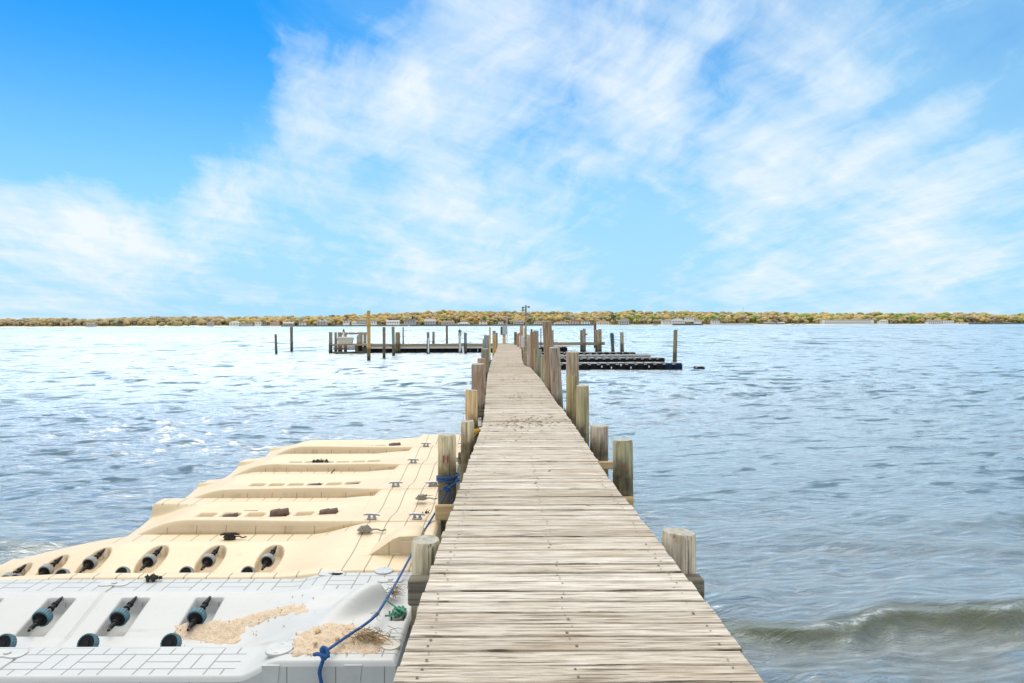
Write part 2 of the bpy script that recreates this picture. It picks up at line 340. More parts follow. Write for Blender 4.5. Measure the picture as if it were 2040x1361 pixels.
# ------------------------------------------------------------------ water
def m_water():
    m, nt, p = mat('bay_water'); n = N(nt); P = n.pos(); x, y, z = n.xyz(P)
    Q = n.vmath('ADD', P, n.comb(0., n.math('MULTIPLY', x, -.14), 0.))
    gst = n.noise(n.mapv(P, (.09, .05, 1), (3, 8, 0)), 1, 4, .6)
    r1 = n.noise(n.mapv(Q, (4.2, 12.5, 1)), 1, 7, .66, .7)
    r2 = n.noise(n.mapv(Q, (1.1, 2.6, 1)), 1, 6, .62, .5)
    r3 = n.noise(n.mapv(Q, (.45, .42, 1)), 1, 6, .65, .4)
    r4 = n.noise(n.mapv(Q, (.16, .035, 1)), 1, 5, .65, .4)
    h = n.math('ADD', n.math('MULTIPLY', r1, n.rng(y, 10, 45, .085, .02)), n.math('ADD', n.math('MULTIPLY', r2, n.rng(y, 6, 40, .07, .18)), n.math('MULTIPLY', r3, n.rng(y, 20, 110, .0, .5))))
    h = n.math('MULTIPLY', h, n.math('SUBTRACT', 1., n.math('MULTIPLY', n.attr('face').outputs['Fac'], .7)))
    bn = n.bump(h, 1., 1.)
    lw = n.new('ShaderNodeLayerWeight'); lw.inputs['Blend'].default_value = .5; nt.links.new(bn, lw.inputs['Normal'])
    fc = lw.outputs['Facing']                       # 0 looking straight down a facet, 1 along it
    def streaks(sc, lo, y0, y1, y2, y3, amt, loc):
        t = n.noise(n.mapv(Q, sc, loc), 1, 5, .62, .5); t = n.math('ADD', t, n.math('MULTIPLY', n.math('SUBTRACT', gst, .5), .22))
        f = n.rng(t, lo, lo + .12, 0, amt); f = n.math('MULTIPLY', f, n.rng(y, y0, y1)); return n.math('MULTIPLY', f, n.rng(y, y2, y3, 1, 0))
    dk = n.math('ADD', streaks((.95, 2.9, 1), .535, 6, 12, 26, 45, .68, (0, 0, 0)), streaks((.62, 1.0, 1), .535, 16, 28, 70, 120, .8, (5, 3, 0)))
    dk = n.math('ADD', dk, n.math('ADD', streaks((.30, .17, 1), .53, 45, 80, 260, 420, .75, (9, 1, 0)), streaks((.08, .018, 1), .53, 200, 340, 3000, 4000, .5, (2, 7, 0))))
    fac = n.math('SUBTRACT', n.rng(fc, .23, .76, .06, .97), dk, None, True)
    fac = n.math('MINIMUM', fac, .97)
    mot = n.noise(n.mapv(P, (.10, .2, 1)), 1, 4, .6)
    c = n.ramp(mot, [(.35, (.085,.145,.18)), (.65, (.125,.19,.22))])
    sh = n.rng(y, 4.6, 11., 1, 0)                                   # sandy shallows near the shore
    c = n.mix(n.math('MULTIPLY', sh, n.rng(n.noise(n.mapv(P, (.8, 1.4, 1)), 1, 5, .65), .3, .7, .35, .95)), c, (.235,.235,.20,1))
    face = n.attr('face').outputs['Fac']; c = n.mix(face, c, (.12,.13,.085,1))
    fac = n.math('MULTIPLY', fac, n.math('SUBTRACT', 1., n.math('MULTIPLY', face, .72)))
    foam = n.attr('foam').outputs['Fac']
    fn = n.noise(n.mapv(P, (5, 9, 4)), 1, 7, .7, 1.2); ff = n.math('MULTIPLY', foam, n.rng(fn, .46, .62))
    c = n.mix(ff, c, (.75,.78,.78,1))
    nt.links.new(c, p.inputs['Base Color']); p.inputs['Roughness'].default_value = .5; p.inputs['Specular IOR Level'].default_value = .0; nt.links.new(bn, p.inputs['Normal'])
    gl = n.new('ShaderNodeBsdfGlossy'); gl.inputs['Roughness'].default_value = .22; gl.inputs['Color'].default_value = (.89, .94, .97, 1); nt.links.new(bn, gl.inputs['Normal'])
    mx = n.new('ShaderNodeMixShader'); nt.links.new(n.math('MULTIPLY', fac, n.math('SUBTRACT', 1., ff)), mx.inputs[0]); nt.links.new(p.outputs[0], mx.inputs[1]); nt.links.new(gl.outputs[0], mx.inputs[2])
    nt.links.new(mx.outputs[0], nt.nodes['Material Output'].inputs['Surface'])
    return m
M['water'] = m_water()
def waves(X, Y, dd):
    g = np.random.default_rng(11); Z = np.zeros_like(X); DX = np.zeros_like(X); DY = np.zeros_like(X)
    gust = .62 + .38*np.sin(.23*X + 1.1*np.sin(.17*Y))*np.sin(.31*Y + .12*X + 1.3*np.sin(.21*X + 2))
    for i in range(72):
        lam = .20*(1.9/.20)**g.random(); th = g.normal(.14, .50); kk = 2*PI/lam
        amp = .0085*lam**.85 * (.5 + g.random()); ph = g.random()*2*PI
        cx, cy = math.sin(th), -math.cos(th); a = amp*np.clip((lam/(2.0*dd)) - .5, 0, 1)
        if a.max() <= 0: continue
        arg = kk*(cx*X + cy*Y) + ph
        mod = (.5 + .5*np.sin(.27*kk*(cy*X - cx*Y) + ph*3))**1.5*(.55 + .45*np.sin(.17*kk*(cx*X + cy*Y)*.7 + ph*5))*gust
        Z += a*mod*np.cos(arg); q = 1.05*a*mod*np.sin(arg); DX -= cx*q; DY -= cy*q
    return Z*2.25, DX*1.55, DY*1.55
def build_water():
    ds = [1.3]
    while ds[-1] < 1700:
        d = ds[-1]; ds.append(d + (max(.016, d*d/(H*690)*.95) if d < 9 else (d*d/(H*690)*.5 if d < 70 else min(d*d/(H*690)*.9, d*.04))))
    ds = np.array(ds); aa = np.linspace(-1.12, 1.12, 900)
    dd, A = np.meshgrid(ds, aa, indexing='ij'); X = dd*np.tan(A*.86) ; Y = dd
    step = np.gradient(ds)[:, None]*np.ones_like(A); step = np.maximum(step, dd*.0025)
    Z, DX, DY = waves(X, Y, step); damp = 1.0
    foam = np.zeros_like(Z); face = np.zeros_like(Z)
    # the low breaker running in on the right, and the one off the floats on the left
    for (x0, x1, yc, sl_, hgt, wf, wb) in [(1.15, 16., 5.40, .05, .16, .12, .7), (2.9, 7.0, 7.6, -.1, .07, .2, .7), (4.3, 10., 8.0, .1, .075, .2, .7), (-9., -3.9, 7.55, -.02, .12, .16, .6), (-14, -5, 10.5, .05, .035, .25, .7)]:
        yl = yc + sl_*(X - x0) + .05*np.sin(X*1.7 + x0) + .05*np.sin(X*4.1 + 1)
        t = Y - yl; prof = np.where(t < 0, np.exp(-(t/wf)**2), np.exp(-(t/wb)**2))
        win = sst(x0 - .1, x0 + .8, X)*(1 - sst(x1 - 1.5, x1, X))
        Z += hgt*prof*win*(.9 + .14*np.sin(X*1.1 + 2)); DY -= .06*prof*win*(hgt/.17)
        face = np.maximum(face, win*np.where(t < .05, np.exp(-((t + .05)/.19)**2), np.exp(-((t - .05)/.06)**2))*(hgt/.17)**1.2)
        if hgt > .11: foam = np.maximum(foam, win*np.exp(-((t - .01)/.045)**2)*.75*np.clip(np.sin(X*2.3 + 1.2)*np.sin(X*.9)*1.6, 0, 1))
    wash = sst(1.3, 2.2, X)*np.exp(-((Y - 4.2)/.8)**2)*.2; foam = np.maximum(foam, wash)
    Vv = np.stack([X + DX, Y + DY, Z], -1).reshape(-1, 3)
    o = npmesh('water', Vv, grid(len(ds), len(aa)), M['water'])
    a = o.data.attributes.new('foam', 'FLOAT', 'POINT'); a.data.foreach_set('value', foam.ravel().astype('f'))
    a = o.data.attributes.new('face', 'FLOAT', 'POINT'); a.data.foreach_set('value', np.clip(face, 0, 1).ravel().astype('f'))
    tag(o, kind='structure'); return o
build_water()

# ------------------------------------------------------------------ the walkway pier
LE = [(781,1361), (805,1294), (828,1233), (854,1151), (878,1077), (904.7,1005), (908,992), (942.3,896), (955.5,861.5), (960.8,848), (964.8,826), (966.5,799), (968.8,773), (971.4,746.5), (977.5,724), (985.4,703), (990,694), (991.5,684)]
RE = [(1525,1361), (1480,1299), (1434.6,1233), (1393,1181), (1327,1097), (1273.8,1026.8), (1216,956.7), (1170.7,886.6), (1129.5,826.8), (1121.4,815.4), (1111,805), (1096.4,783), (1078.8,756.6), (1065.5,742), (1057,732.4), (1044,727.5), (1040,716), (1038.5,695), (1030,688), (1025,684)]
def edge(L):
    p = sorted([(onz(x, y, DECK).y, onz(x, y, DECK).x) for x, y in L]); return np.array(p)
le, re_ = edge(LE), edge(RE)
def XL(d): return float(np.interp(d, le[:,0], le[:,1]))
def XR(d): return float(np.interp(d, re_[:,0], re_[:,1]))
DEND = onz(1006, 684, DECK).y
pier = tag(empty('walkway_pier', (0, 3, DECK)), 'long narrow weathered plank walkway running straight out over the water', 'pier')
def under(o, par):           # parent while keeping world coordinates
    o.parent = par; o.matrix_parent_inverse = Matrix.Translation(par.location).inverted(); return o
b = MB(); nails = MB(); y = 1.6
while y < DEND:
    w = random.choice([.136, .138, .140, .140, .142, .145]); g = random.choice([.012, .014, .016, .019, .024]) if y < 14 else random.choice([.008, .012, .016])
    xl, xr = XL(y + w/2) + random.uniform(-.009, .006), XR(y + w/2) + random.uniform(-.006, .009)
    zz = DECK - .02 + random.uniform(-.004, .004); rot = Matrix.Rotation(random.uniform(-.004, .004), 3, 'Z') @ Matrix.Rotation(random.uniform(-.022, .022), 3, 'X')
    b.box(((xl + xr)/2, y + w/2, zz), (xr - xl, w - g, .04), rot, 0, random.random(), .004)
    if y < 22:
        for fx in (.07, .50, .93):
            for s_ in (.28, .72):
                if random.random() < .8:
                    nx = xl + (xr - xl)*fx + random.uniform(-.02, .02); ny = y + w*s_ + random.uniform(-.008, .008); r = random.uniform(.004, .009)
                    nails.add([(nx + r*math.cos(t*PI/3), ny + r*math.sin(t*PI/3), DECK + .0045) for t in range(6)], [tuple(range(6))])
    y += w
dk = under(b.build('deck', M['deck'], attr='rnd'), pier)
nl = under(nails.build('nail_heads', M['rust'], recalc=False), pier); nl['kind'] = 'stuff'
for e, sgn in ((XL, 1), (XR, -1)):
    b = MB(); ys = list(np.arange(1.6, DEND - .2, 1.2))
    for y0, y1 in zip(ys, ys[1:]):
        p0, p1 = Vector((e(y0) + sgn*.09, y0, DECK - .14)), Vector((e(y1) + sgn*.09, y1, DECK - .14)); dv = p1 - p0
        b.box((p0 + p1)/2, (.05, dv.length + .002, .185), Matrix.Rotation(-math.atan2(dv.x, dv.y), 3, 'Z'))
    under(b.build('stringer', M['beam_y']), pier)
def beam(y, z0, z1, xl, xr, m, t=.09, name='cross_beam'):
    b = MB(); b.box(((xl + xr)/2, y, (z0 + z1)/2), (xr - xl, t, z1 - z0), None, 0, None, .012); return under(b.build(name, m), pier)
beam(4.60, .575, .75, -.655, 1.325, M['beam_dark'], .11)
beam(6.93, .47, .625, -.715, -.30, M['beam_new'], .05); beam(6.93, .56, .70, .7, 1.30, M['beam_new'], .05); beam(7.06, .64, .77, .7, 1.27, M['beam_dark'], .08)
beam(8.35, .68, .775, .6, 1.33, M['beam_new'], .05); beam(9.1, .60, .75, -.63, 1.28, M['beam_dark']); beam(11.3, .62, .76, -.6, 1.25, M['beam_dark'])
beam(13.0, .72, .84, -.5, 1.15, M['beam_dark'], .16)
for y in (16.5, 20, 24, 28.5, 33, 38, 43, 48, 53): beam(y, .62, .76, XL(y) - .12, XR(y) + .12, M['beam_dark'])
# scraps of weed and mud trodden on the boards
b = MB()
for cx, cy, sx, sy, nn in [(.42, 10.6, .33, .45, 110), (.2, 10.2, .3, .7, 60), (.3, 14.2, .35, .7, 60), (.25, 18, .4, 1.5, 60), (.3, 26, .35, 4, 70), (.3, 6.5, .5, 2.5, 8)]:
    for i in range(nn):
        px, py = cx + random.gauss(0, sx)*.7, cy + random.gauss(0, sy)*.7
        if not (XL(py) + .05 < px < XR(py) - .05): continue
        a = random.gauss(0, .7); L = random.uniform(.012, .05); w = random.uniform(.004, .011); hgt = random.uniform(.003, .009)
        u, v = Vector((math.cos(a), math.sin(a), 0)), Vector((-math.sin(a), math.cos(a), 0)); p = Vector((px, py, DECK + .003))
        b.add([p - u*L, p + v*w, p + u*L*random.uniform(.6, 1), p - v*w*.8, p + Vector((0, 0, hgt))], [(0,3,4), (3,2,4), (2,1,4), (1,0,4)])
tag(b.build('seaweed_scraps', M['scrap'], recalc=False), 'dark dried weed scraps scattered over the walkway boards', 'weed', None, 'stuff')

# ------------------------------------------------------------------ piles
def piling(x0, x1, ytop, d, label, col, group='pilings along the walkway', name='dock_piling', lean=(0, 0), zb=-.6, dia=None, X=None, taper=.93, mats=None, tops=None):
    p = at((x0 + x1)/2, ytop, d); r = (dia or (x1 - x0)*d/F)/2; X = p.x if X is None else X
    zt = p.z; n_ = 26; rg = random.Random(int(x0*31 + ytop*7)); zs = [zb, -.1, .2, .45, .7, zt - .25, zt - .03, zt]
    zs = sorted(set(q for q in zs if q <= zt)); ph = [rg.uniform(0, 6.3) for _ in range(4)]; cut = rg.uniform(-.05, .05); cut2 = rg.uniform(-.04, .04)
    vs = []
    for z in zs:
        f = (z - zb)/(zt - zb); rr = r*(1 + (1 - taper)*(1 - f)*.6)
        if z == zt: rr -= min(.008, r*.08)
        cx, cy = lean[0]*(z - zt), lean[1]*(z - zt)
        for k_ in range(n_):
            a = 2*PI*k_/n_; q = rr*(1 + .025*math.sin(2*a + ph[0] + z) + .018*math.sin(3*a + ph[1]) + .012*math.sin(7*a + ph[2] + 2*z))
            dz_ = (cut*math.cos(a) + cut2*math.sin(a))*r*2*(1 if z >= zt - .04 else 0)
            vs.append((q*math.cos(a) + cx, q*math.sin(a) + cy, z + dz_))
    nz = len(zs); fs = [(i*n_ + k_, i*n_ + (k_+1) % n_, (i+1)*n_ + (k_+1) % n_, (i+1)*n_ + k_) for i in range(nz - 1) for k_ in range(n_)]
    b = MB(); b.add(vs, fs, 0); tp = vs[-n_:]; c_ = (0, 0, zt - .004); inner = [(.55*q[0], .55*q[1], zt + (q[2]-zt)*.5 - rg.uniform(0, .006)) for q in tp]
    b.add(list(tp) + inner + [c_], [(k_, (k_+1) % n_, n_ + (k_+1) % n_, n_ + k_) for k_ in range(n_)] + [(n_ + k_, n_ + (k_+1) % n_, 2*n_) for k_ in range(n_)], 1)
    b.v = [(q[0], q[1], q[2]) for q in b.v]
    o = b.build(name, mats or [M['pile'], M['pile_top']], smooth=True); o.location = (X, d, 0); o.color = (*col, 0.5 if 'stump' in label else (1.02 if d < 9.5 else .86))
    return tag(o, label, 'piling', group)
GRN, TAN, GRY, BRN, GLD, BLU = (.66,.58,.40), (.66,.50,.29), (.58,.49,.40), (.50,.33,.21), (.60,.39,.14), (.30,.31,.29)
PG = (.72,.66,.50)
rows = [
 # left of the walkway, going out
 (820,877,1075,4.80,'thick pale green stump level with the boards beside the white float',PG,.0),
 (872,908,866,7.25,'pale green piling with blue rope knotted around it and a red mark',GRN,0),
 (918,945,839,8.9,'short greenish piling with rusty dark base, just past the blue roped one',GRN,0),
 (927,951.5,777,11.2,'straight tan brown piling with a yellow strap at its foot',TAN,0),
 (939,966,725,13.1,'widest reddish grey piling left of the walkway, second beyond the yellow strap',(.37,.29,.23),0),
 (951,967.4,714,16.2,'low brown piling peeking out behind the widest reddish grey one on the left',BRN,0),
 (959,973.5,695,22,'dark grey green piling left of the walkway with a flat broad top',(.24,.23,.18),0),
 (961,974,676,24.5,'bluish grey piling left of the walkway, directly behind the dark grey green one',BLU,0),
 (964,974,668,27.5,'bluish piling top showing highest in its dark clump left of the walkway',BLU,0),
 (974,977.7,652,30,'thin tall tan post rising above the left row of pilings',TAN,0),
 (982,988.5,667,37,'far brown piling near the walkway end, left side, golden streaked',GLD,0),
 (981,987.5,659,41,'far bluish piling standing just behind the golden streaked one',BLU,0),
 (987.5,991.5,663,47,'last slim dark piling at the far left corner of the walkway',(.25,.24,.2),0),
 # right of the walkway
 (1320,1385,1059,4.75,'pale cut stump with ringed top and rusty foot, right of the walkway',(.62,.55,.45),0),
 (1220,1260,876,7.08,'dark stained round piling with a rusty knot right of the walkway',(.40,.37,.24),0),
 (1175,1212,848,8.6,'grey weathered piling joined by fresh lumber to the dark stained one',GRY,0),
 (1148,1173,768,10.4,'smooth olive tan piling standing alone in front of a darker twin',(.42,.37,.22),0),
 (1128,1149.5,748,12.2,'golden olive piling overlapped by the smooth olive tan one in front',(.42,.33,.17),0),
 (1128,1153.5,701,13.6,'tall grey brown piling behind the pair of olive ones',(.44,.35,.25),0),
 (1094,1115,692,14.7,'grey twisted piling tapering to a dark foot over the beam end',(.42,.35,.29),.05),
 (1080.5,1098.6,640,16.5,'tallest thick brown piling rising above the waterline beside the walkway',(.34,.24,.16),.045),
 (1077,1087,712,18.6,'very short green tinged stump squeezed beside the tallest brown piling',(.40,.38,.25),0),
 (1063,1079,695,22,'mossy green piling with a dark stained top, right of the walkway',(.33,.31,.22),0),
 (1056,1068.5,661,24.2,'reddish brown piling next to the mossy green one',(.36,.22,.13),0),
 (1062,1073,659,28,'pale bluish piling showing behind the reddish brown one',(.30,.33,.32),0),
 (1049.5,1056,667,24.9,'slim grey piling between the white sign post and the reddish brown piling',GRY,0),
 (1092,1103,658,26,'greenish piling showing just behind the tallest brown one',(.36,.34,.22),0),
 (1035.5,1042,649,43,'far brown piling behind the white sign boards',BRN,0),
 (1024,1029.5,661.6,51,'dark green piling at the far right corner of the walkway end',(.17,.19,.13),0),
 (1029.5,1035,665,47,'far dull brown piling beside an orange fitting near the walkway end',BRN,0),
]
for x0, x1, yt, d, lab, col, ln in rows: piling(x0, x1, yt, d, lab, col, lean=(-ln, 0))
# red mark painted on the roped pile and the rusty knot on the stained one
def patch(x, y, d, w, h, m, par, name, r):
    b = MB(); c = at(x, y, d); ax = par.location.x
    for i in range(9):
        a = random.uniform(0, 6.28); 
    pts = []
    for k_ in range(10):
        a = 2*PI*k_/10; px = c.x + w*math.cos(a)*random.uniform(.6, 1); pz = c.z + h*math.sin(a)*random.uniform(.75, 1)
        t = max(-.98, min(.98, (px - ax)/r)); pts.append((ax + r*t, par.location.y - math.sqrt(1 - t*t)*r, pz))
    b.add(pts, [tuple(range(10))]); o = b.build(name, m, recalc=False); return under(o, par)
P2 = [o for o in C.objects if o.get('label', '').startswith('pale green piling with blue')][0]
for x in (884, 892): patch(x, 915, 7.15, .011, .052, M['red'], P2, 'paint_mark', .108)
PR2 = [o for o in C.objects if o.get('label', '').startswith('dark stained round')][0]
patch(1243, 930, 6.98, .015, .05, M['knot'], PR2, 'rust_knot', .116)

# ------------------------------------------------------------------ plastic floats
XRF = -.675
def ip(t, pts):
    xs, zs = zip(*pts); n_ = 9; v = 0
    for q in np.linspace(-.012, .012, n_): v = v + np.interp(t + q, xs, zs)
    return v/n_
def heightmesh(name, xl, xr, y0, y1, zf, m, parent, res=.012, pat=None):
    nx, ny = int((xr - xl)/res) + 1, int((y1 - y0)/res) + 1
    xs, ys = np.linspace(xl, xr, nx), np.linspace(y0, y1, ny); Xg, Yg = np.meshgrid(xs, ys, indexing='ij'); Z = zf(Xg, Yg)
    e = np.minimum(np.minimum(Xg - xl, xr - Xg), np.minimum(Yg - y0, y1 - Yg)); Z = Z - .03*np.clip(1 - e/.03, 0, 1)**2
    V = np.stack([Xg, Yg, Z], -1).reshape(-1, 3); Fc = [grid(nx, ny)[:, ::-1]]
    ring = np.concatenate([np.arange(nx)*ny, (nx-1)*ny + np.arange(1, ny), (np.arange(nx-2, -1, -1))*ny + ny - 1, np.arange(ny-2, 0, -1)])
    top = V[ring].copy(); bot = top.copy(); bot[:, 2] = -.2; k_ = len(ring); o0 = len(V); i = np.arange(k_); j = (i + 1) % k_
    V = np.concatenate([V, top, bot]); Fc.append(np.stack([o0 + i, o0 + k_ + i, o0 + k_ + j, o0 + j], 1)[:, ::-1])
    o = npmesh(name, V, np.concatenate(Fc), m); 
    a = o.data.attributes.new('pat', 'FLOAT', 'POINT'); pv = np.concatenate([pat(Xg, Yg).ravel(), np.zeros(2*k_)]); a.data.foreach_set('value', pv.astype('f'))
    return under(o, parent)
TYRE = None
def tyre_mesh(m, r=.062, w=.05):
    b = MB(); n_ = 44
    prof = [(-w/2, r*.80), (-w/2, r*.97), (-w*.42, r), (w*.42, r), (w/2, r*.97), (w/2, r*.80)]
    vs = [(rr*(1 - (.045 if k_ % 2 and rr > r*.9 else 0))*math.cos(2*PI*k_/n_), y_, rr*(1 - (.045 if k_ % 2 and rr > r*.9 else 0))*math.sin(2*PI*k_/n_)) for y_, rr in prof for k_ in range(n_)]
    b.add(vs, [(i*n_ + k_, i*n_ + (k_+1) % n_, (i+1)*n_ + (k_+1) % n_, (i+1)*n_ + k_) for i in range(5) for k_ in range(n_)])
    o = b.build('roller', m); me = o.data; bpy.data.objects.remove(o); return me
def hub_mesh(r=.062, w=.05):
    b = MB(); b.tube([(0, -w*.38, 0), (0, w*.38, 0)], r*.81, 22); b.tube([(0, -w*.55, 0), (0, w*.55, 0)], r*.28, 10)
    for k_ in range(8):
        a = 2*PI*k_/8; b.box((r*.52*math.cos(a), 0, r*.52*math.sin(a)), (r*.55, w*.86, .008), Matrix.Rotation(-a, 3, 'Y'))
    o = b.build('hub', M['black']); me = o.data; bpy.data.objects.remove(o); return me
def axle_mesh(L=.37):
    b = MB(); b.tube([(0, -L/2, 0), (0, L/2, 0)], .0125, 10, 0)
    for s_ in (-1, 1):
        b.tube([(0, s_*L*.34, 0), (0, s_*L*.42, 0), (0, s_*L*.53, .002)], [.018, .016, .009], 10, 1); b.tube([(0, s_*L*.27, 0), (0, s_*L*.31, 0)], .024, 10, 1)
        b.tube([(0, s_*.052, 0), (0, s_*.09, 0)], [.026, .016], 10, 1)
    o = b.build('axle', [M['axle'], M['black']], smooth=True); me = o.data; bpy.data.objects.remove(o); return me
TG, TB, HUB, AX = tyre_mesh(M['tyre']), tyre_mesh(M['tyre_blue'], .067, .052), hub_mesh(), axle_mesh()
def roller(par, p, tilt, blue=False, axle=True, spin=0., wheel_off=-.04):
    o = link('roller', TB if blue else TG); o.location = Vector(p) + Vector((0, wheel_off*math.cos(tilt), wheel_off*math.sin(tilt))) - par.location; o.parent = par; o.rotation_euler = (tilt, 0, 0)
    h = link('hub', HUB); h.parent = o; h.rotation_euler = (0, spin, 0)
    if blue: h.scale = (1.08, 1.05, 1.08)
    if axle:
        a = link('axle', AX); a.parent = o; a.location = (0, -wheel_off, 0)
    return o
def cleat_mesh(name, m=None, L=.15):
    b = MB(); b.box((0, 0, .006), (L*.55, .045, .012), None, 0, None, .004)
    for s_ in (-1, 1): b.tube([(s_*L*.16, 0, .01), (s_*L*.16, 0, .04)], [.014, .011], 8)
    b.tube([(-L/2, 0, .036), (-L*.3, 0, .044), (L*.3, 0, .044), (L/2, 0, .036)], [.006, .011, .011, .006], 8)
    o = b.build(name, m or M['steel'], smooth=True); me = o.data; bpy.data.objects.remove(o); return me
CL = cleat_mesh('cleat'); CLW = cleat_mesh('cleat', M['sign'])
def cleat(par, x, y, z, rz=0., me=None, s_=1.):
    o = link('cleat', me or CL); o.location = Vector((x, y, z)) - par.location; o.rotation_euler = (0, 0, rz); o.parent = par; o.scale = (s_,)*3; return o
def hatch(par, x, y, z, r, m):
    b = MB(); b.tube([(0, 0, -.01), (0, 0, .004), (0, 0, .006)], [r, r, r - .004], 30); b.box((0, r*.7, .006), (.02, .008, .004)); b.box((0, -r*.7, .006), (.02, .008, .004))
    o = b.build('hatch_cover', m, smooth=True); o.location = Vector((x, y, z)) - par.location; o.parent = par; return o

ZC = [(0,.36), (.014,.455), (.05,.465), (.10,.46), (.20,.415), (.29,.374), (.44,.362), (.485,.37), (.60,.434), (.67,.434), (.765,.375), (.82,.362), (1,.36)]
ZP = [(0,.46), (.10,.455), (.38,.405), (.55,.405), (.88,.46), (1,.46)]
def tan_unit(y0, y1, xl, label, slots, rolls, endt=.6):
    par = tag(empty('jet_ski_float', (-2.2, (y0 + y1)/2, 0)), label, 'float', 'jet ski floats moored beside the walkway'); W = y1 - y0
    def zf(X, Y):
        v = (Y - y0)/W; wav = .010*np.sin(X*2.1 + y0*3)
        rise = 1 - sst(xl + .95, xl + .1, X)*(1 - sst(.60, .75, v)*.2)
        zc = .36 + (ip(v, ZC) - .36 + wav*np.exp(-((v - .07)/.08)**2))*rise; zp = ip(v, ZP)
        p = np.where(v < .22, 1 - (1 - sst(-2.1, -1.5, X))*1., np.where(v > .80, sst(-1.66, -1.48, X), sst(-2.6, -1.45, X))); z = zc*(1 - p) + zp*p
        t = sst(xl + .85, xl - .05, X)*sst(.84, .76, v); z = z - t**1.5*(z - .15)*(.75 + .25*np.cos((v - .35)*4))
        z = z - endt*sst(xl + .8, xl, X)*sst(.76, .84, v)*(z - .15)
        for sx in slots:
            z = z - .07*sst(-.012, .006, .088 - np.abs(X - sx))*sst(-.02, .012, .062 - np.abs(Y - y0 - W*.42))
        return z
    def pat(X, Y):
        v = (Y - y0)/W; return np.clip(sst(.79, .81, v) + sst(-1.6, -1.5, X), 0, 1)
    heightmesh('hull', xl, XRF, y0, y1, zf, M['tan'], par, .013, pat)
    for sx, big in rolls:
        b = MB(); L = .09 if big else .07; r = .05 if big else .032
        b.tube([(-L, -.04, 0), (-L*.8, -.035, .0), (L*.1, 0, .008), (L*.2, 0, .008), (L, .035, .012)], [r*.7, r, r, r*.86, r*.86], 16)
        o = b.build('roller', M['rust'], smooth=True); o.location = Vector((sx, y0 + W*.42, .38 if big else .345)) - par.location; o.parent = par
    return par, zf
def spread(a, b_, n_): return list(np.linspace(a, b_, n_))
UY = [5.735, 6.93, 8.30, 9.78, 11.15, 12.45]
G1 = 'jet ski floats moored beside the walkway'
uB, zB = tan_unit(UY[1]+.016, UY[2], -4.16, 'tan jet ski float holding two fat rusty rollers, faint scribbles on its squared far rim', spread(-3.30, -1.95, 6), [(-2.49, 1), (-1.95, 1), (-3.03, 0)], 0.)
uC, zC = tan_unit(UY[2]+.016, UY[3], -4.28, 'tan jet ski float with a twiggy weed tuft and two small rollers in its slots', spread(-3.25, -2.0, 6), [(-2.5, 0), (-2.0, 0)], .55)
uD, zD = tan_unit(UY[3]+.016, UY[4], -4.26, 'tan jet ski float with a single stick lying in its narrow slots', spread(-3.2, -2.0, 6), [], .4)
uE, zE = tan_unit(UY[4]+.016, UY[5], -4.2, 'farthest tan jet ski float with small round rollers, facing the open water', spread(-3.2, -1.9, 6), [(-2.35, 0), (-1.9, 1)])
# tan unit with oval wells
uA = tag(empty('jet_ski_float', (-2.4, 6.3, 0)), 'tan jet ski float with grey ribbed rollers in oval wells, behind the white one', 'float', G1)
AX_ = [(-2.21, -.02), (-2.76, 0), (-3.31, 0), (-3.86, 0), (-4.27, 0), (-4.62, 0)]
ZA = [(5.74,.335), (5.86,.335), (5.90,.27), (5.98,.21), (6.08,.185), (6.16,.19), (6.58,.325), (6.66,.34), (6.95,.34)]
def zA0(X, Y):
    zc = ip(Y, ZA); p = sst(-1.95, -1.25, X + .25*np.sin((Y - 5.74)*2.6)); z = zc*(1 - p) + (.39 + .07*sst(6.1, 6.9, Y))*p
    dr = np.clip((-3.65 - X)/1.25, 0, 1); return z - .24*dr**1.4*sst(5.8, 6.2, Y) - .05*dr*(1 - sst(5.8, 6.2, Y))
def zA(X, Y):
    z = zA0(X, Y)
    for sx, _ in AX_:
        yy = (Y - 6.38)/.215; w_ = .105*np.sqrt(np.clip(1 - yy*yy, 0, 1)); z = z - .10*sst(-.012, .014, w_ - np.abs(X - sx))*(np.abs(yy) < 1)
        z = z - .05*sst(-.01, .03, .085 - np.abs(X - sx + .05))*sst(-.01, .03, .075 - np.abs(Y - 6.0))
    return z
heightmesh('hull', -5.0, XRF, UY[0], UY[1], zA, M['tan'], uA, .011, lambda X, Y: np.clip((sst(6.68, 6.7, Y) + sst(5.85, 5.84, Y))*sst(.02, .0, np.abs(np.sin(X*.9 + .6))*0) * (X > -4.0) + sst(-1.55, -1.45, X), 0, 1))
for sx, _ in AX_:
    z = float(zA0(np.array([sx]), np.array([6.38]))[0]); roller(uA, (sx, 6.38, z + .018), .22, False, True, random.random())
for sx in (-2.26, -2.80, -3.36, -3.89, -4.3):
    z = float(zA0(np.array([sx]), np.array([6.0]))[0]); roller(uA, (sx, 5.985, z + .072), -.5, False, False, random.random(), 0.)
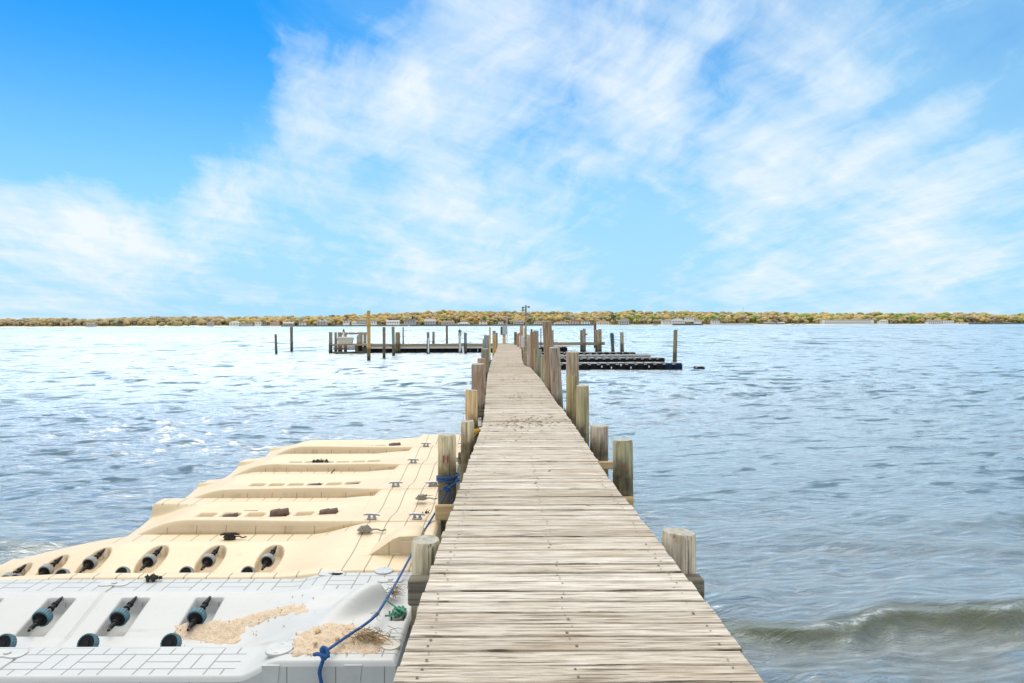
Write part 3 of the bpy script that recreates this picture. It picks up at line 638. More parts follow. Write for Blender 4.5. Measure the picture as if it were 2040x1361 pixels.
# its bow stop
b = MB(); bx = at(790, 1085, 6.35); prof = [(-.40, .0), (-.36, .03), (-.17, .16), (-.11, .185), (.05, .19), (.08, .17), (.08, .0)]
vs = [(q[0], s_, q[1]) for s_ in (-.15, -.12, .12, .15) for q in prof]; k_ = len(prof)
vs = [(q[0], q[1], q[2] - (.018 if abs(q[1]) > .13 and q[2] > .02 else 0)) for q in vs]
b.add(vs, [(i*k_ + j, i*k_ + j + 1, (i+1)*k_ + j + 1, (i+1)*k_ + j) for i in range(3) for j in range(k_ - 1)] + [tuple(range(k_)), tuple(range(3*k_, 4*k_))])
b.box((-.02, -.158, .075), (.15, .012, .11), None, 0, None, .004); b.box((-.04, -.152, .012), (.28, .02, .024), None, 0, None, .004)
o = b.build('bow_stop', M['tan'], smooth=True); o.location = Vector((-.845, 6.27, .385)) - uA.location; o.parent = uA
a_ = o.data.attributes.new('pat', 'FLOAT', 'POINT')
h_ = hatch(uA, *onz(765, 1137, .392), .075, M['grey_metal'])
# white unit with the basket weave decking
uW = tag(empty('jet_ski_float', (-2.6, 5.0, 0)), 'white jet ski float with blue ribbed rollers and sand on its corner', 'float', G1)
ZW = [(4.19,.292), (4.60,.292), (4.63,.262), (4.70,.2), (4.84,.168), (4.95,.182), (5.36,.318), (5.42,.335), (5.74,.335)]
WX = [-4.62, -4.05, -3.48, -2.90, -2.32]
def zW0(X, Y):
    zc = ip(Y, ZW); pr = sst(-1.66, -1.40, X); pc = sst(-2.0, -1.18, X + .22*(Y - 4.9)); pf = sst(-1.75, -1.45, X)
    p = np.where(Y < 4.62, pr, np.where(Y > 5.4, pf, pc)); z = zc*(1 - p) + .385*p
    ta = ((X + 1.36)*.69 + (Y - 4.70)*.724)/.60; nn = (Y - 4.70)*.69 - (X + 1.36)*.724
    z = z + (.02 + .13*sst(.05, .85, ta))*sst(-.15, .15, ta)*(1 - sst(.93, 1.14, ta))*np.exp(-np.abs(nn/.115)**2.6)
    z = z - .035*np.exp(-(((X + 1.30)/.14)**2 + ((Y - 5.10)/.12)**2))
    return z
def zW(X, Y):
    z = zW0(X, Y)
    for sx in WX:
        q = np.minimum(.105 - np.abs(X - sx), .185 - np.abs(Y - 5.165)); z = z - .11*sst(-.004, .016, q)
        q = np.minimum(.12 - np.abs(X - sx + .02), .09 - np.abs(Y - 4.74)); z = z - .05*sst(-.01, .03, q)
    z = z - .014*sst(.010, .003, np.abs(X + 3.19))
    q = np.minimum(.05 - np.abs(X + .765), .085 - np.abs(Y - 4.86)); z = z - .10*sst(-.004, .012, q)
    return z
def patW(X, Y): return np.clip(sst(4.575, 4.57, Y)*sst(4.22, 4.225, Y)*sst(-1.70, -1.71, X) + sst(5.45, 5.455, Y)*sst(5.71, 5.70, Y) + sst(-1.5, -1.4, X)*sst(5.35, 5.36, Y) + sst(-1.45, -1.40, X)*sst(4.62, 4.6, Y)*sst(4.25, 4.26, Y), 0, 1)
heightmesh('hull', -5.4, XRF, 4.19, 5.728, zW, M['white'], uW, .0095, patW)
for i, sx in enumerate(WX):
    z = float(zW0(np.array([sx]), np.array([5.165]))[0]); roller(uW, (sx, 5.165, z + .022), .24, True, True, random.random())
    z = float(zW0(np.array([sx]), np.array([4.74]))[0]); roller(uW, (sx - .02, 4.77, z + .04), -.5, True, False, random.random(), 0.)
def connector(par, x, y, z, m, s_=1., rz=0.):       # four lobed coupling plate
    b = MB(); pts = []
    for k_ in range(28):
        a = 2*PI*k_/28; r = .085*s_*(1 + .35*math.cos(2*a))*(1 - .12*math.cos(4*a)); pts.append((r*math.cos(a), r*.72*math.sin(a)))
    b.add([(q[0], q[1], .005) for q in pts] + [(q[0], q[1], -.02) for q in pts], [tuple(range(28))] + [(k_, (k_+1) % 28, 28 + (k_+1) % 28, 28 + k_) for k_ in range(28)])
    b.tube([(0, 0, .004), (0, 0, .014)], .022, 10)
    o = b.build('coupling_plate', m); o.location = Vector((x, y, z)) - par.location; o.rotation_euler = (0, 0, rz); o.parent = par; return o
PLW = plain('white_coupling', (.49,.485,.465), .55, 0, .1)
connector(uW, *onz(228, 1163, .337), PLW, 1.15); connector(uW, *onz(15, 1303, .294), PLW, 1.2); connector(uW, *onz(660, 1143, .38), PLW); connector(uW, *onz(778, 1156, .388), PLW)
hatch(uW, *onz(752, 1172, .388), .085, PLW); hatch(uW, *onz(556, 1293, .388), .085, PLW); hatch(uW, *onz(779, 1286, .388), .06, plain('cream_cap', (.60,.54,.44), .5))
# tabs, pocket and ribs on the near side
for x in (547, 708):
    p = onz(x, 1308, .385); b = MB(); b.add([(p.x - .055, 4.1835, .365), (p.x + .055, 4.1835, .365), (p.x + .042, 4.1835, .255), (p.x - .042, 4.1835, .255), (p.x - .055, 4.20, .365), (p.x + .055, 4.20, .365), (p.x + .042, 4.20, .255), (p.x - .042, 4.20, .255)], [(0,1,2,3), (0,4,5,1), (1,5,6,2), (2,6,7,3), (3,7,4,0)])
    b.box((p.x, 4.187, .10), (.035, .012, .30)); under(b.build('coupling_tab', PLW), uW)
b = MB(); px0, px1 = onz(600, 1345, .23).x, onz(690, 1345, .23).x
for c_, d_ in [(((px0+px1)/2, 4.183, .235), (px1-px0+.04, .015, .03)), ((px0, 4.183, .1), (.03, .015, .26)), ((px1, 4.183, .1), (.03, .015, .26))]: b.box(c_, d_, None, 0, None, .004)
under(b.build('side_pocket_rim', PLW), uW)
b = MB(); b.box(((px0+px1)/2, 4.184, .09), (px1-px0-.03, .012, .26)); under(b.build('side_pocket', M['grey_float']), uW)
b = MB(); b.box((-.765, 4.83, .34), (.028, .10, .09), None, 0, None, .008); under(b.build('rope_peg', PLW), uW)
# cleats
for par, zfun, pts in [(uE, zE, [(838,911), (920,905)]), (uD, zD, [(811,947), (915,922)]), (uC, zC, [(776,994), (853,993.5), (863,979)]), (uB, zB, [(730,1058), (823,1060)])]:
    for x, y_ in pts:
        p = onz(x, y_, .42); yy = min(max(p.y, par.location.y - .62), par.location.y + .62); cleat(par, p.x, yy, float(zfun(np.array([p.x]), np.array([yy]))[0]) + .002, random.uniform(-.15, .15), None, 1.15)
for x, y_ in [(458, 1074)]:
    p = onz(x, y_, .345); cleat(uA, p.x, p.y, .342, .05, M and cleat_mesh('cleat', M['weed']), 1.25)

# ------------------------------------------------------------------ things lying on the floats
def sand_patch(name, outline, z_fn, hmax, label, seed, freq=26):
    pts = np.array([onz(x, y, z)[:2] for x, y, z in outline]); c = pts.mean(0); rg = np.random.default_rng(seed)
    x0, y0 = pts.min(0) - .05; x1, y1 = pts.max(0) + .05; res = .009; nx, ny = int((x1-x0)/res), int((y1-y0)/res)
    Xg, Yg = np.meshgrid(np.linspace(x0, x1, nx), np.linspace(y0, y1, ny), indexing='ij')
    ds = np.full(Xg.shape, -9.); m_ = len(pts); ins = np.zeros(Xg.shape, bool); dm = np.full(Xg.shape, 9.)
    for i in range(m_):
        a, b_ = pts[i], pts[(i+1) % m_]; e = b_ - a; t = np.clip(((Xg-a[0])*e[0] + (Yg-a[1])*e[1])/(e@e), 0, 1)
        dm = np.minimum(dm, np.hypot(Xg - a[0] - t*e[0], Yg - a[1] - t*e[1]))
        cr = ((a[1] > Yg) != (b_[1] > Yg)) & (Xg < (b_[0]-a[0])*(Yg-a[1])/(b_[1]-a[1] + 1e-12) + a[0]); ins ^= cr
    sdist = np.where(ins, dm, -dm)
    nz = sum(np.sin(Xg*f*math.cos(t) + Yg*f*math.sin(t) + p)*a for f, t, p, a in [(rg.uniform(8, 90), rg.uniform(0, 6), rg.uniform(0, 6), rg.uniform(.3, 1)) for _ in range(26)])/5
    sdist = sdist + .026*nz
    hh = hmax*np.clip(sdist/.14, 0, 1)**.75 + .006*nz*np.clip(sdist/.05, 0, 1) + .006*rg.normal(size=Xg.shape)*np.clip(sdist/.04, 0, 1)*.6
    Z = z_fn(Xg, Yg) + np.where(sdist > 0, np.maximum(hh, .0015), -.012)
    Vv = np.stack([Xg, Yg, Z], -1).reshape(-1, 3); Fg = grid(nx, ny)[:, ::-1]; keep = (sdist.ravel()[Fg] > -.012).any(1); Fg = Fg[keep]
    used = np.unique(Fg); mp = np.full(len(Vv), -1); mp[used] = np.arange(len(used))
    o = npmesh(name, Vv[used], mp[Fg], M['sand']); tag(o, label, 'sand'); return o, (lambda x, y: float(z_fn(np.array([x]), np.array([y]))[0]))
OUT1 = [(583,1290,.39), (590,1262,.39), (640,1243,.40), (700,1236,.41), (722,1252,.40), (745,1262,.39), (768,1272,.39), (775,1285,.39), (745,1302,.39), (690,1301,.39), (640,1302,.39), (585,1306,.39)]
sp_, _ = sand_patch('sand_pile', OUT1, zW0, .035, 'coarse sand pile on the corner of the white float', 3)
OUT2 = [(345,1272,.19), (350,1258,.18), (450,1250,.18), (560,1238,.2), (605,1229,.25), (625,1240,.28), (560,1250,.2), (490,1258,.19), (468,1277,.19), (400,1276,.19)]
sd_, _ = sand_patch('sand_drift', OUT2, zW0, .009, 'thin sand drift in the valley of the white float', 5)
def grains(par, outline, z_fn, nn, spread_):
    b = MB(); rg = random.Random(9)
    for i in range(nn):
        a_ = rg.choice(outline); c_ = rg.choice(outline); t = rg.random()**.5; q = onz(a_[0] + (c_[0]-a_[0])*t + rg.gauss(0, spread_), a_[1] + (c_[1]-a_[1])*t + rg.gauss(0, spread_*.35), a_[2])
        r = rg.uniform(.0025, .008); z = float(z_fn(np.array([q.x]), np.array([q.y]))[0]) + r*.5 + .004
        b.add([(q.x + r*rg.uniform(.7, 1.3), q.y, z), (q.x - r, q.y, z), (q.x, q.y + r, z), (q.x, q.y - r*rg.uniform(.7, 1.3), z), (q.x, q.y, z + r*.8), (q.x, q.y, z - r)], [(0,2,4), (2,1,4), (1,3,4), (3,0,4), (2,0,5), (1,2,5), (3,1,5), (0,3,5)])
    o = b.build('grit', M['sand']); o['kind'] = 'stuff'; return under(o, par)
def pebble(x, y, z, r, label, col=None):
    import bmesh
    bm = bmesh.new(); bmesh.ops.create_icosphere(bm, subdivisions=2, radius=r); rg = random.Random(int(x*y))
    for v in bm.verts: v.co *= rg.uniform(.88, 1.08); v.co.z *= .7
    me = bpy.data.meshes.new('pebble'); bm.to_mesh(me); bm.free(); me.materials.append(M['pebble']); o = link('pebble', me); o.location = onz(x, y, z); tag(o, label, 'pebble', 'pebbles in the sand')
    for p in me.polygons: p.use_smooth = True
grains(sp_, OUT1, zW0, 150, 4); grains(sd_, OUT2, zW0, 40, 2)
for x, y_, z, r, lab in [(633,1258,.425,.02,'largest round brown pebble on the sand pile'), (672,1272,.425,.017,'reddish pebble in the middle of the sand pile'), (472,1257,.205,.014,'orange pebble in the sand drift of the white valley'), (438,1258,.20,.012,'pale pebble in the sand drift, left of the orange one'), (628,1281,.42,.014,'small flat pebble low on the sand pile'), (580,1240,.245,.012,'small pebble at the upper end of the sand drift')]: pebble(x, y_, z, r, lab)
def strands(name, c, nn, sx, sy, L, hgt, m, label, cat, ang=0., r=.0022):
    b = MB(); c = Vector(c)
    for i in range(nn):
        a = random.gauss(ang, .55); p = c + Vector((random.gauss(0, sx), random.gauss(0, sy), abs(random.gauss(0, hgt)))); q = Vector((math.cos(a), math.sin(a), random.gauss(0, .25)))*random.uniform(.3, 1)*L
        md = (p + q*.5) + Vector((random.uniform(-.01, .01),)*3); b.tube([p, md, p + q], [r, r*.9, r*.5], 4)
    return tag(b.build(name, m, recalc=False), label, cat)
strands('reed_clump', onz(745, 1270, .42) + Vector((-.05, 0, 0)), 120, .07, .035, .10, .02, M['straw'], 'heap of dry brown reeds washed onto the sand pile', 'reeds', -.35)
strands('reed_tuft', onz(783, 1182, .43), 60, .025, .05, .09, .03, M['straw'], 'tuft of dry reeds caught on the blue rope by the stump', 'reeds', -.9)
strands('reed_wisp', onz(752, 1222, .46), 14, .01, .02, .06, .01, M['straw'], 'small wisp of reeds dangling from the blue rope', 'reeds', -1.4)
def weed(x, y, z, r, label, m='weed', nn=16, sp=.6):
    b = MB(); c = onz(x, y, z)
    for i in range(nn):
        a = random.uniform(0, 6.28); q = Vector((math.cos(a)*r*1.4, math.sin(a)*r*.6, 0))*random.random()
        import bmesh
        bm = bmesh.new(); bmesh.ops.create_icosphere(bm, subdivisions=1, radius=r*random.uniform(.2, .42))
        b.add([v.co*random.uniform(.7, 1.25) + c + q + Vector((0, 0, r*.3*random.random())) for v in bm.verts], [[v.index for v in f.verts] for f in bm.faces]); bm.free()
    for i in range(nn//2):
        a = random.uniform(0, PI); p = c + Vector((random.gauss(0, r*.6), 0, r*.2)); b.tube([p, p + Vector((math.cos(a)*r*1.3, random.uniform(-.3, .3)*r, math.sin(a)*r*.9*sp))], [.005, .002], 5)
    return tag(b.build('seaweed_clump', M[m], recalc=False), label, 'seaweed', 'seaweed clumps on the floats')
weed(637, 922, .36, .09, 'biggest black seaweed clump on the far tan float')
weed(302, 1153, .35, .06, 'dark seaweed clump on the far rim of the white float', nn=10)
weed(496, 984, .34, .05, 'twiggy weed tuft in the slots of the scribbled tan float', 'straw', 6, 1.6)
weed(846, 989, .452, .045, 'brown weed scrap beside the cleats near the roped piling', 'straw', 8)
weed(850, 1022, .43, .035, 'tiny dark weed scrap on the tan float edge by the roped piling', nn=5, sp=1.4)
weed(635, 1262, .19, .0001, 'x') if False else None
def stick(pts, r, label, name='stick', m='straw'):
    b = MB(); b.tube(pts, r, 6); tag(b.build(name, M[m], smooth=True), label, 'stick', 'sticks on the floats')
stick([onz(654, 950, .335), onz(664, 942, .36) + Vector((.02, 0, .05))], .009, 'short dark stick poking out of a tan float slot', m='weed')
stick([onz(486, 1019, .372), onz(514, 1019, .372)], .012, 'dark strip lying at the edge of the plank lined tan rim', m='weed')
# scribbles on the near rim of the third tan float
b = MB(); x = 362
INKG = plain('faded_green_ink', (.30,.33,.20), .7)
for i in range(16):
    p0, p1 = onz(x, 1006 + random.uniform(-2, 2), .3635), onz(x + random.uniform(2, 6), 1006 + random.uniform(-3, 3), .3635); u = (p1 - p0); w = Vector((-u.y, u.x, 0)).normalized()*.006
    b.add([p0 - w, p1 - w, p1 + w, p0 + w], [(0, 1, 2, 3)]); x += random.uniform(4, 6)
o = b.build('scribble', INKG, recalc=False); under(o, uB)

# ropes ----------------------------------------------------------------
def smoothpath(pts, n_=6):
    pts = [Vector(p) for p in pts]; out = []
    for i in range(len(pts) - 1):
        p0, p1, p2, p3 = pts[max(i-1, 0)], pts[i], pts[i+1], pts[min(i+2, len(pts)-1)]
        for k_ in range(n_):
            t = k_/n_; out.append(.5*((2*p1) + (p2 - p0)*t + (2*p0 - 5*p1 + 4*p2 - p3)*t*t + (3*p1 - p0 - 3*p2 + p3)*t**3))
    return out + [pts[-1]]
rope = tag(empty('mooring_rope', onz(645, 1302, .41)), 'blue rope running from the white float corner up to the pale green piling', 'rope')
ln = [at(646, 1300, 4.19) + Vector((0, 0, .0)), onz(668, 1284, .43), onz(700, 1262, .45), onz(730, 1242, .46), onz(752, 1222, .47), onz(772, 1190, .47), onz(790, 1160, .455), onz(817, 1110, .45), onz(840, 1066, .44), at(862, 1030, 6.95), at(880, 1000, 7.02), at(893, 973, 7.08)]
b = MB(); b.tube(smoothpath(ln, 5), .0095, 8); under(b.build('line', M['blue_rope'], smooth=True), rope)
b = MB(); k0 = at(648, 1302, 4.165)
b.tube(smoothpath([k0, at(642, 1320, 4.15), at(637, 1340, 4.15), at(641, 1365, 4.15), at(645, 1400, 4.15)]), .012, 8)
b.tube(smoothpath([k0, at(640, 1296, 4.16), at(644, 1290, 4.17), at(652, 1297, 4.16), at(650, 1308, 4.14), at(642, 1306, 4.14), at(634, 1303, 4.15), at(626, 1304, 4.17)]), .012, 8)
b.tube(smoothpath([k0 + Vector((.02, 0, .01)), k0 + Vector((0, -.03, -.02)), k0 + Vector((-.02, 0, 0)), k0 + Vector((0, .02, .02)), k0 + Vector((.02, -.01, -.02))]), .013, 8)
b.tube(smoothpath([k0, at(645, 1312, 4.14), at(638, 1330, 4.14), at(636, 1341, 4.15)]), .011, 8)
under(b.build('knot', M['blue_rope'], smooth=True), rope)
b = MB(); cx, cy, r = P2.location.x + .012, P2.location.y, .118
for z0, tl in ((2.45 - 302*7.2/F, .10), (2.45 - 309*7.2/F, -.12), (2.45 - 305*7.2/F, .25)):
    b.tube([(cx + r*math.cos(t*PI/12), cy + r*math.sin(t*PI/12), z0 + tl*r*math.cos(t*PI/12)) for t in range(25)], .009, 7)
kk = at(893, 972, 7.07)
for i in range(5): 
    o_ = [kk + Vector((random.uniform(-.035, .035), random.uniform(-.03, .02), random.uniform(-.03, .03))) for _ in range(4)]; b.tube(smoothpath(o_), .008, 7)
b.tube(smoothpath([kk, at(907, 962, 7.12), at(910, 950, 7.2), at(908, 946, 7.2)]), .011, 7); b.tube(smoothpath([kk, at(884, 975, 7.05), at(876, 978, 7.05)]), .008, 7)
b.tube(smoothpath([kk, at(899, 990, 7.1), at(898, 1010, 7.05), at(902, 1022, 7.0)]), .009, 7)
under(b.build('pile_hitch', M['blue_rope'], smooth=True), rope)
g_ = tag(empty('green_rope', (-.76, 4.85, .4)), 'frayed green rope looped over the white float bow hump', 'rope')
b = MB(); b.tube(smoothpath([onz(716, 1189, .47), onz(700, 1199, .45), onz(690, 1212, .43), onz(680, 1221, .41)]), [.004]*6 + [.012]*6 + [.016]*6 + [.012], 7); under(b.build('strand', M['green_rope'], smooth=True), g_); b = MB()
b.tube(smoothpath([onz(768, 1195, .50), onz(782, 1205, .45), onz(795, 1213, .43)]), .005, 6)
under(b.build('strand', M['green_rope'], smooth=True), g_)
b = MB(); pc = Vector((-.765, 4.87, .40))
for i in range(16): b.tube(smoothpath([pc + Vector((random.gauss(0, .035), random.gauss(0, .035), random.uniform(-.06, .03))) for _ in range(5)]), .007, 6)
under(b.build('tangle', M['green_rope'], smooth=True), g_)
b = MB()
for z0 in (.36, .375, .39): b.tube([(-.765 + .032*math.cos(t*PI/8), 4.83 + .055*math.sin(t*PI/8), z0) for t in range(17)], .008, 6)
under(b.build('peg_wrap', M['grey_rope'], smooth=True), g_)
def ropebit(x, y, z, label, m='grey_rope', s_=1., name='rope_coil'):
    b = MB(); c = onz(x, y, z)
    for i in range(4): b.tube([c + Vector((s_*(.07 - .012*i)*math.cos(t*PI/7) , s_*(.035 - .006*i)*math.sin(t*PI/7), .012 + .012*i + .004*math.sin(t))) for t in range(15)], .009*s_, 6)
    b.tube(smoothpath([c + Vector((.06*s_, 0, .02)), c + Vector((.12*s_, .02, .015)), c + Vector((.16*s_, -.01, .012)), c + Vector((.2*s_, .02, .012))]), .008*s_, 6)
    tag(b.build(name, M[m], smooth=True), label, 'rope', 'rope coils on the floats')
ropebit(727, 1059, .452, 'grey rope wound on the cleat of the rusty roller float'); ropebit(839, 996, .452, 'grey rope coil on the walkway edge below the roped piling', s_=.9)
ropebit(457, 1073, .35, 'dark rope wound around the cleat before the rusty roller float', 'weed', .8)
# yellow strap and white line at the fourth piling
b = MB(); p0, p1 = at(938, 856, 10.95), at(956, 853, 10.6)
b.add([p0, p1, p1 + Vector((0, 0, -.02)), at(944, 864, 10.9), p0 + Vector((0, 0, -.05))], [(0, 1, 2, 3, 4)]); b.add([Vector(q) + Vector((0, .006, 0)) for q in [p0, p1, p1 + Vector((0, 0, -.02)), at(944, 864, 10.9), p0 + Vector((0, 0, -.05))]], [(4, 3, 2, 1, 0)])
b.tube([at(944, 870, 10.7), at(957, 855, 10.5)], .008, 6)
tag(b.build('strap', M['yellow'], recalc=False), 'yellow strap tied at the foot of the tan brown piling', 'strap')
wl = tag(empty('white_line', at(955, 845, 11.3)), 'loop of white line hanging between left pilings near the yellow strap', 'rope')
for dx_ in (0, 2.4, 4.5): b = MB(); b.tube(smoothpath([at(954 + dx_, 850, 11.3), at(953.5 + dx_, 838, 11.4), at(955 + dx_*.6, 833, 11.4)]), .011, 6); under(b.build('loop', M['white_rope'], smooth=True), wl)
b = MB(); b.tube(smoothpath([at(956, 853, 10.5), at(961, 857, 10.3), at(964, 860, 10.2)]), .01, 6); under(b.build('loose_end', M['white_rope'], smooth=True), wl)

# ------------------------------------------------------------------ fittings on the far walkway
sp = tag(empty('sign_post', at(1043, 726, 26)), 'slim post with two tall narrow white sign boards at the walkway edge', 'sign')
b = MB(); p = at(1043, 726, 26.2); b.box((p.x + .03, 26.2, (H - .15 + .7)/2), (.08, .08, H - .15 - .7), None, 0, None, .006); o = under(b.build('post', M['beam_grey']), sp)
b = MB(); q = at(1043.5, 664, 26.15); b.box((q.x, 26.14, q.z), (.05, .02, .33)); q = at(1044, 652, 26.15); b.box((q.x, 26.12, q.z), (.06, .05, .09)); under(b.build('marker', M['sign']), sp)
for x in (1040.2, 1044.8):
    b = MB(); c = at(x, 680, 26.1); b.box(c, (.064, .018, .42), None, 0, None, .003); pn = under(b.build('sign_board', M['sign']), sp)
    b = MB()
    for k_ in range(9): b.box(c + Vector((random.uniform(-.004, .004), -.0105, .165 - k_*.041)), (random.uniform(.022, .04), .004, .016))
    under(b.build('lettering', M['ink']), sp)
b = MB(); p = at(1048, 730, 25.4); b.box((p.x, 25.4, 1.35), (.10, .08, 1.5), None, 0, None, .008); o = b.build('board_post', M['beam_grey']); tag(o, 'flat grey board post directly right of the white sign boards', 'post')
# light pole
lp = tag(empty('light_pole', at(1047.5, 690, 34)), 'tall thin wooden light pole with small floodlights at its top', 'light pole')
p = at(1047.5, 608, 34); b = MB(); b.tube([(p.x, 34, -.5), (p.x, 34, p.z)], [.05, .042], 12); under(b.build('pole', M['beam_grey'], smooth=True), lp)
for (x, y_, s_) in [(1043, 612.5, -1), (1043, 617.5, -1), (1052, 611, 1)]:
    c = at(x, y_, 33.95); b = MB(); b.tube([(p.x, 33.95, c.z - .03), (c.x - s_*.03, 33.95, c.z - .02)], .012, 6)
    b.tube([c + Vector((-s_*.03, 0, 0)), c + Vector((s_*.02, -.02, -.01)), c + Vector((s_*.06, -.04, -.03))], [.025, .045, .06], 10); under(b.build('floodlight', M['lamp'], smooth=True), lp)
# power cabinet at the end
ec = tag(empty('power_cabinet', at(1004, 684, 54)), 'grey metal power cabinet on a wooden post at the walkway end', 'cabinet')
c = at(1005, 658, 54); b = MB(); b.box(c, (.33, .2, .66), None, 0, None, .015); under(b.build('cabinet', M['grey_metal']), ec)
c = at(999.2, 659, 54.2); b = MB(); b.box(c, (.17, .14, .66), None, 0, None, .01); under(b.build('side_box', M['teal']), ec)
c = at(1004.2, 670, 54.25); b = MB(); b.tube([(c.x, 54.3, .5), (c.x, 54.3, at(1004, 652, 54).z)], .13, 14); o = b.build('post', [M['pile']], smooth=True); o.color = (*TAN, .5); under(o, ec)
c = at(1010, 627, 54.1); b = MB(); b.tube([(c.x, 54.1, .9), (c.x, 54.1, c.z)], .032, 10); b.box((c.x, 54.1, c.z + .03), (.10, .10, .05)); under(b.build('mast', M['grey_metal'], smooth=True), ec)
b = MB(); c = at(1034, 665, 46); b.tube([c + Vector((-.06, 0, 0)), c + Vector((.06, 0, 0))], .075, 12); b.tube([(c.x, 46, .9), (c.x, 46, c.z)], .03, 8)
tag(b.build('hose_reel', M['orange'], smooth=True), 'small orange fitting on a stalk near the walkway end', 'fitting')
for x, yt, d, lab in [(1059, 656, 29, 'thin black pipe standing behind the reddish brown piling'), (1077.5, 654, 52, 'lone thin black pipe standing right of the bluish piling')]:
    b = MB(); c = at(x, yt, d); b.tube([(c.x, d, -.3), (c.x, d, c.z)], .035, 10); tag(b.build('black_pipe', M['black'], smooth=True), lab, 'pipe')

# ------------------------------------------------------------------ the cross pier, left arm
la = tag(empty('cross_pier', at(800, 687, 60)), 'long low timber pier arm on black floats, left of the walkway end', 'pier')
def tbox(par, name, x0, x1, y0, y1, d, dep, m, bev=.01):
    a, c = at(x0, y0, d), at(x1, y1, d); b = MB(); b.box(((a.x + c.x)/2, d + dep/2, (a.z + c.z)/2), (abs(c.x - a.x), dep, abs(a.z - c.z)), None, 0, None, bev); return under(b.build(name, m), par)
dA = 60.5
tbox(la, 'fascia_beam', 732, 992, 685.3, 689.8, dA - .1, .12, M['beam_grey']); 
a, c = at(732, 690, dA), at(998, 690, dA); b = MB()
for i in range(30): b.box((a.x + (c.x - a.x)*(i + .5)/30, dA + 1.2, a.z + .02), ((c.x - a.x)/30 - .01, 2.2, .05), None, 0, random.random())
under(b.build('deck', M['deck'], attr='rnd'), la)
tbox(la, 'pale_skirt', 737, 992, 690.2, 693.8, dA + .02, .06, plain('sunbleached_board', (.82,.74,.64), .8, 0, .2))
b = MB(); z0 = -.15
for i in range(17):
    xa = a.x + (c.x - a.x)*(i + .5)/17; b.box((xa, dA + .9, .17), ((c.x - a.x)/17 - .07, 1.4, .5), None, 0, None, .06)
under(b.build('float_drums', M['black_float']), la)
# head platform at the far left of the arm
hp = tag(empty('head_platform', at(690, 688, 60)), 'square timber platform at the left end of the pier arm', 'platform')
a, c = at(660, 687, dA), at(732, 687, dA); b = MB()
for i in range(15): b.box(((a.x + c.x)/2, dA - .3 + i*.2, a.z + .04), (c.x - a.x, .19, .05), None, 0, random.random())
under(b.build('deck', M['deck'], attr='rnd'), hp)
tbox(hp, 'fascia_beam', 661, 731, 686, 689, dA - .42, .08, M['beam_grey'])
RED = m_timber('reddish_timber', (.10,.05,.03), (.34,.2,.13))
for y0, y1 in ((690, 692.3), (693, 695.2), (696, 697.6)): tbox(hp, 'brace', 664, 707, y0, y1, dA - .3, .1, RED if y0 > 692 else M['beam_grey'])
tbox(hp, 'brace_post', 707, 713, 687, 703, dA - .35, .25, M['beam_dark'])
tbox(hp, 'brace_post', 721, 730, 691, 703, dA + .1, .25, M['beam_dark'])
b = MB(); c = onz(697, 705, .0)
for i in range(40):
    q = c + Vector((random.uniform(-1.55, 1.4), random.uniform(-.1, 1.6), random.uniform(-.05, .10))); b.box(q, (random.uniform(.3, .7), random.uniform(.3, .6), random.uniform(.08, .2)), Matrix.Rotation(random.uniform(0, 3), 3, 'Z') @ Matrix.Rotation(random.uniform(-.15, .15), 3, 'X'), 0, None, .06)
tag(b.build('algae_raft', M['weed_green'], smooth=True), 'low mossy raft awash under the left end platform', 'raft')
# dock box with lid
db = tag(empty('dock_box', at(686, 685, 60.3)), 'cream dock box with a flat lid on the left end platform', 'dock box')
a, c = at(671.5, 675.4, 60.3), at(701, 685, 60.3); b = MB(); w = c.x - a.x; hh = a.z - c.z
vs = [(a.x + .06, 60.3, c.z), (c.x - .06, 60.3, c.z), (c.x - .06, 60.95, c.z), (a.x + .06, 60.95, c.z), (a.x, 60.25, a.z), (c.x, 60.25, a.z), (c.x, 61, a.z), (a.x, 61, a.z)]
b.add(vs, [(0,3,2,1), (4,5,6,7), (0,1,5,4), (1,2,6,5), (2,3,7,6), (3,0,4,7)]); under(b.build('body', M['box_tan']), db)
b = MB(); b.box(((a.x + c.x)/2, 60.62, a.z + .07), (w + .08, .86, .13), None, 0, None, .03); b.box(((a.x + c.x)/2, 60.62, a.z + .15), (w - .25, .6, .05), None, 0, None, .02); under(b.build('lid', M['box_tan']), db)
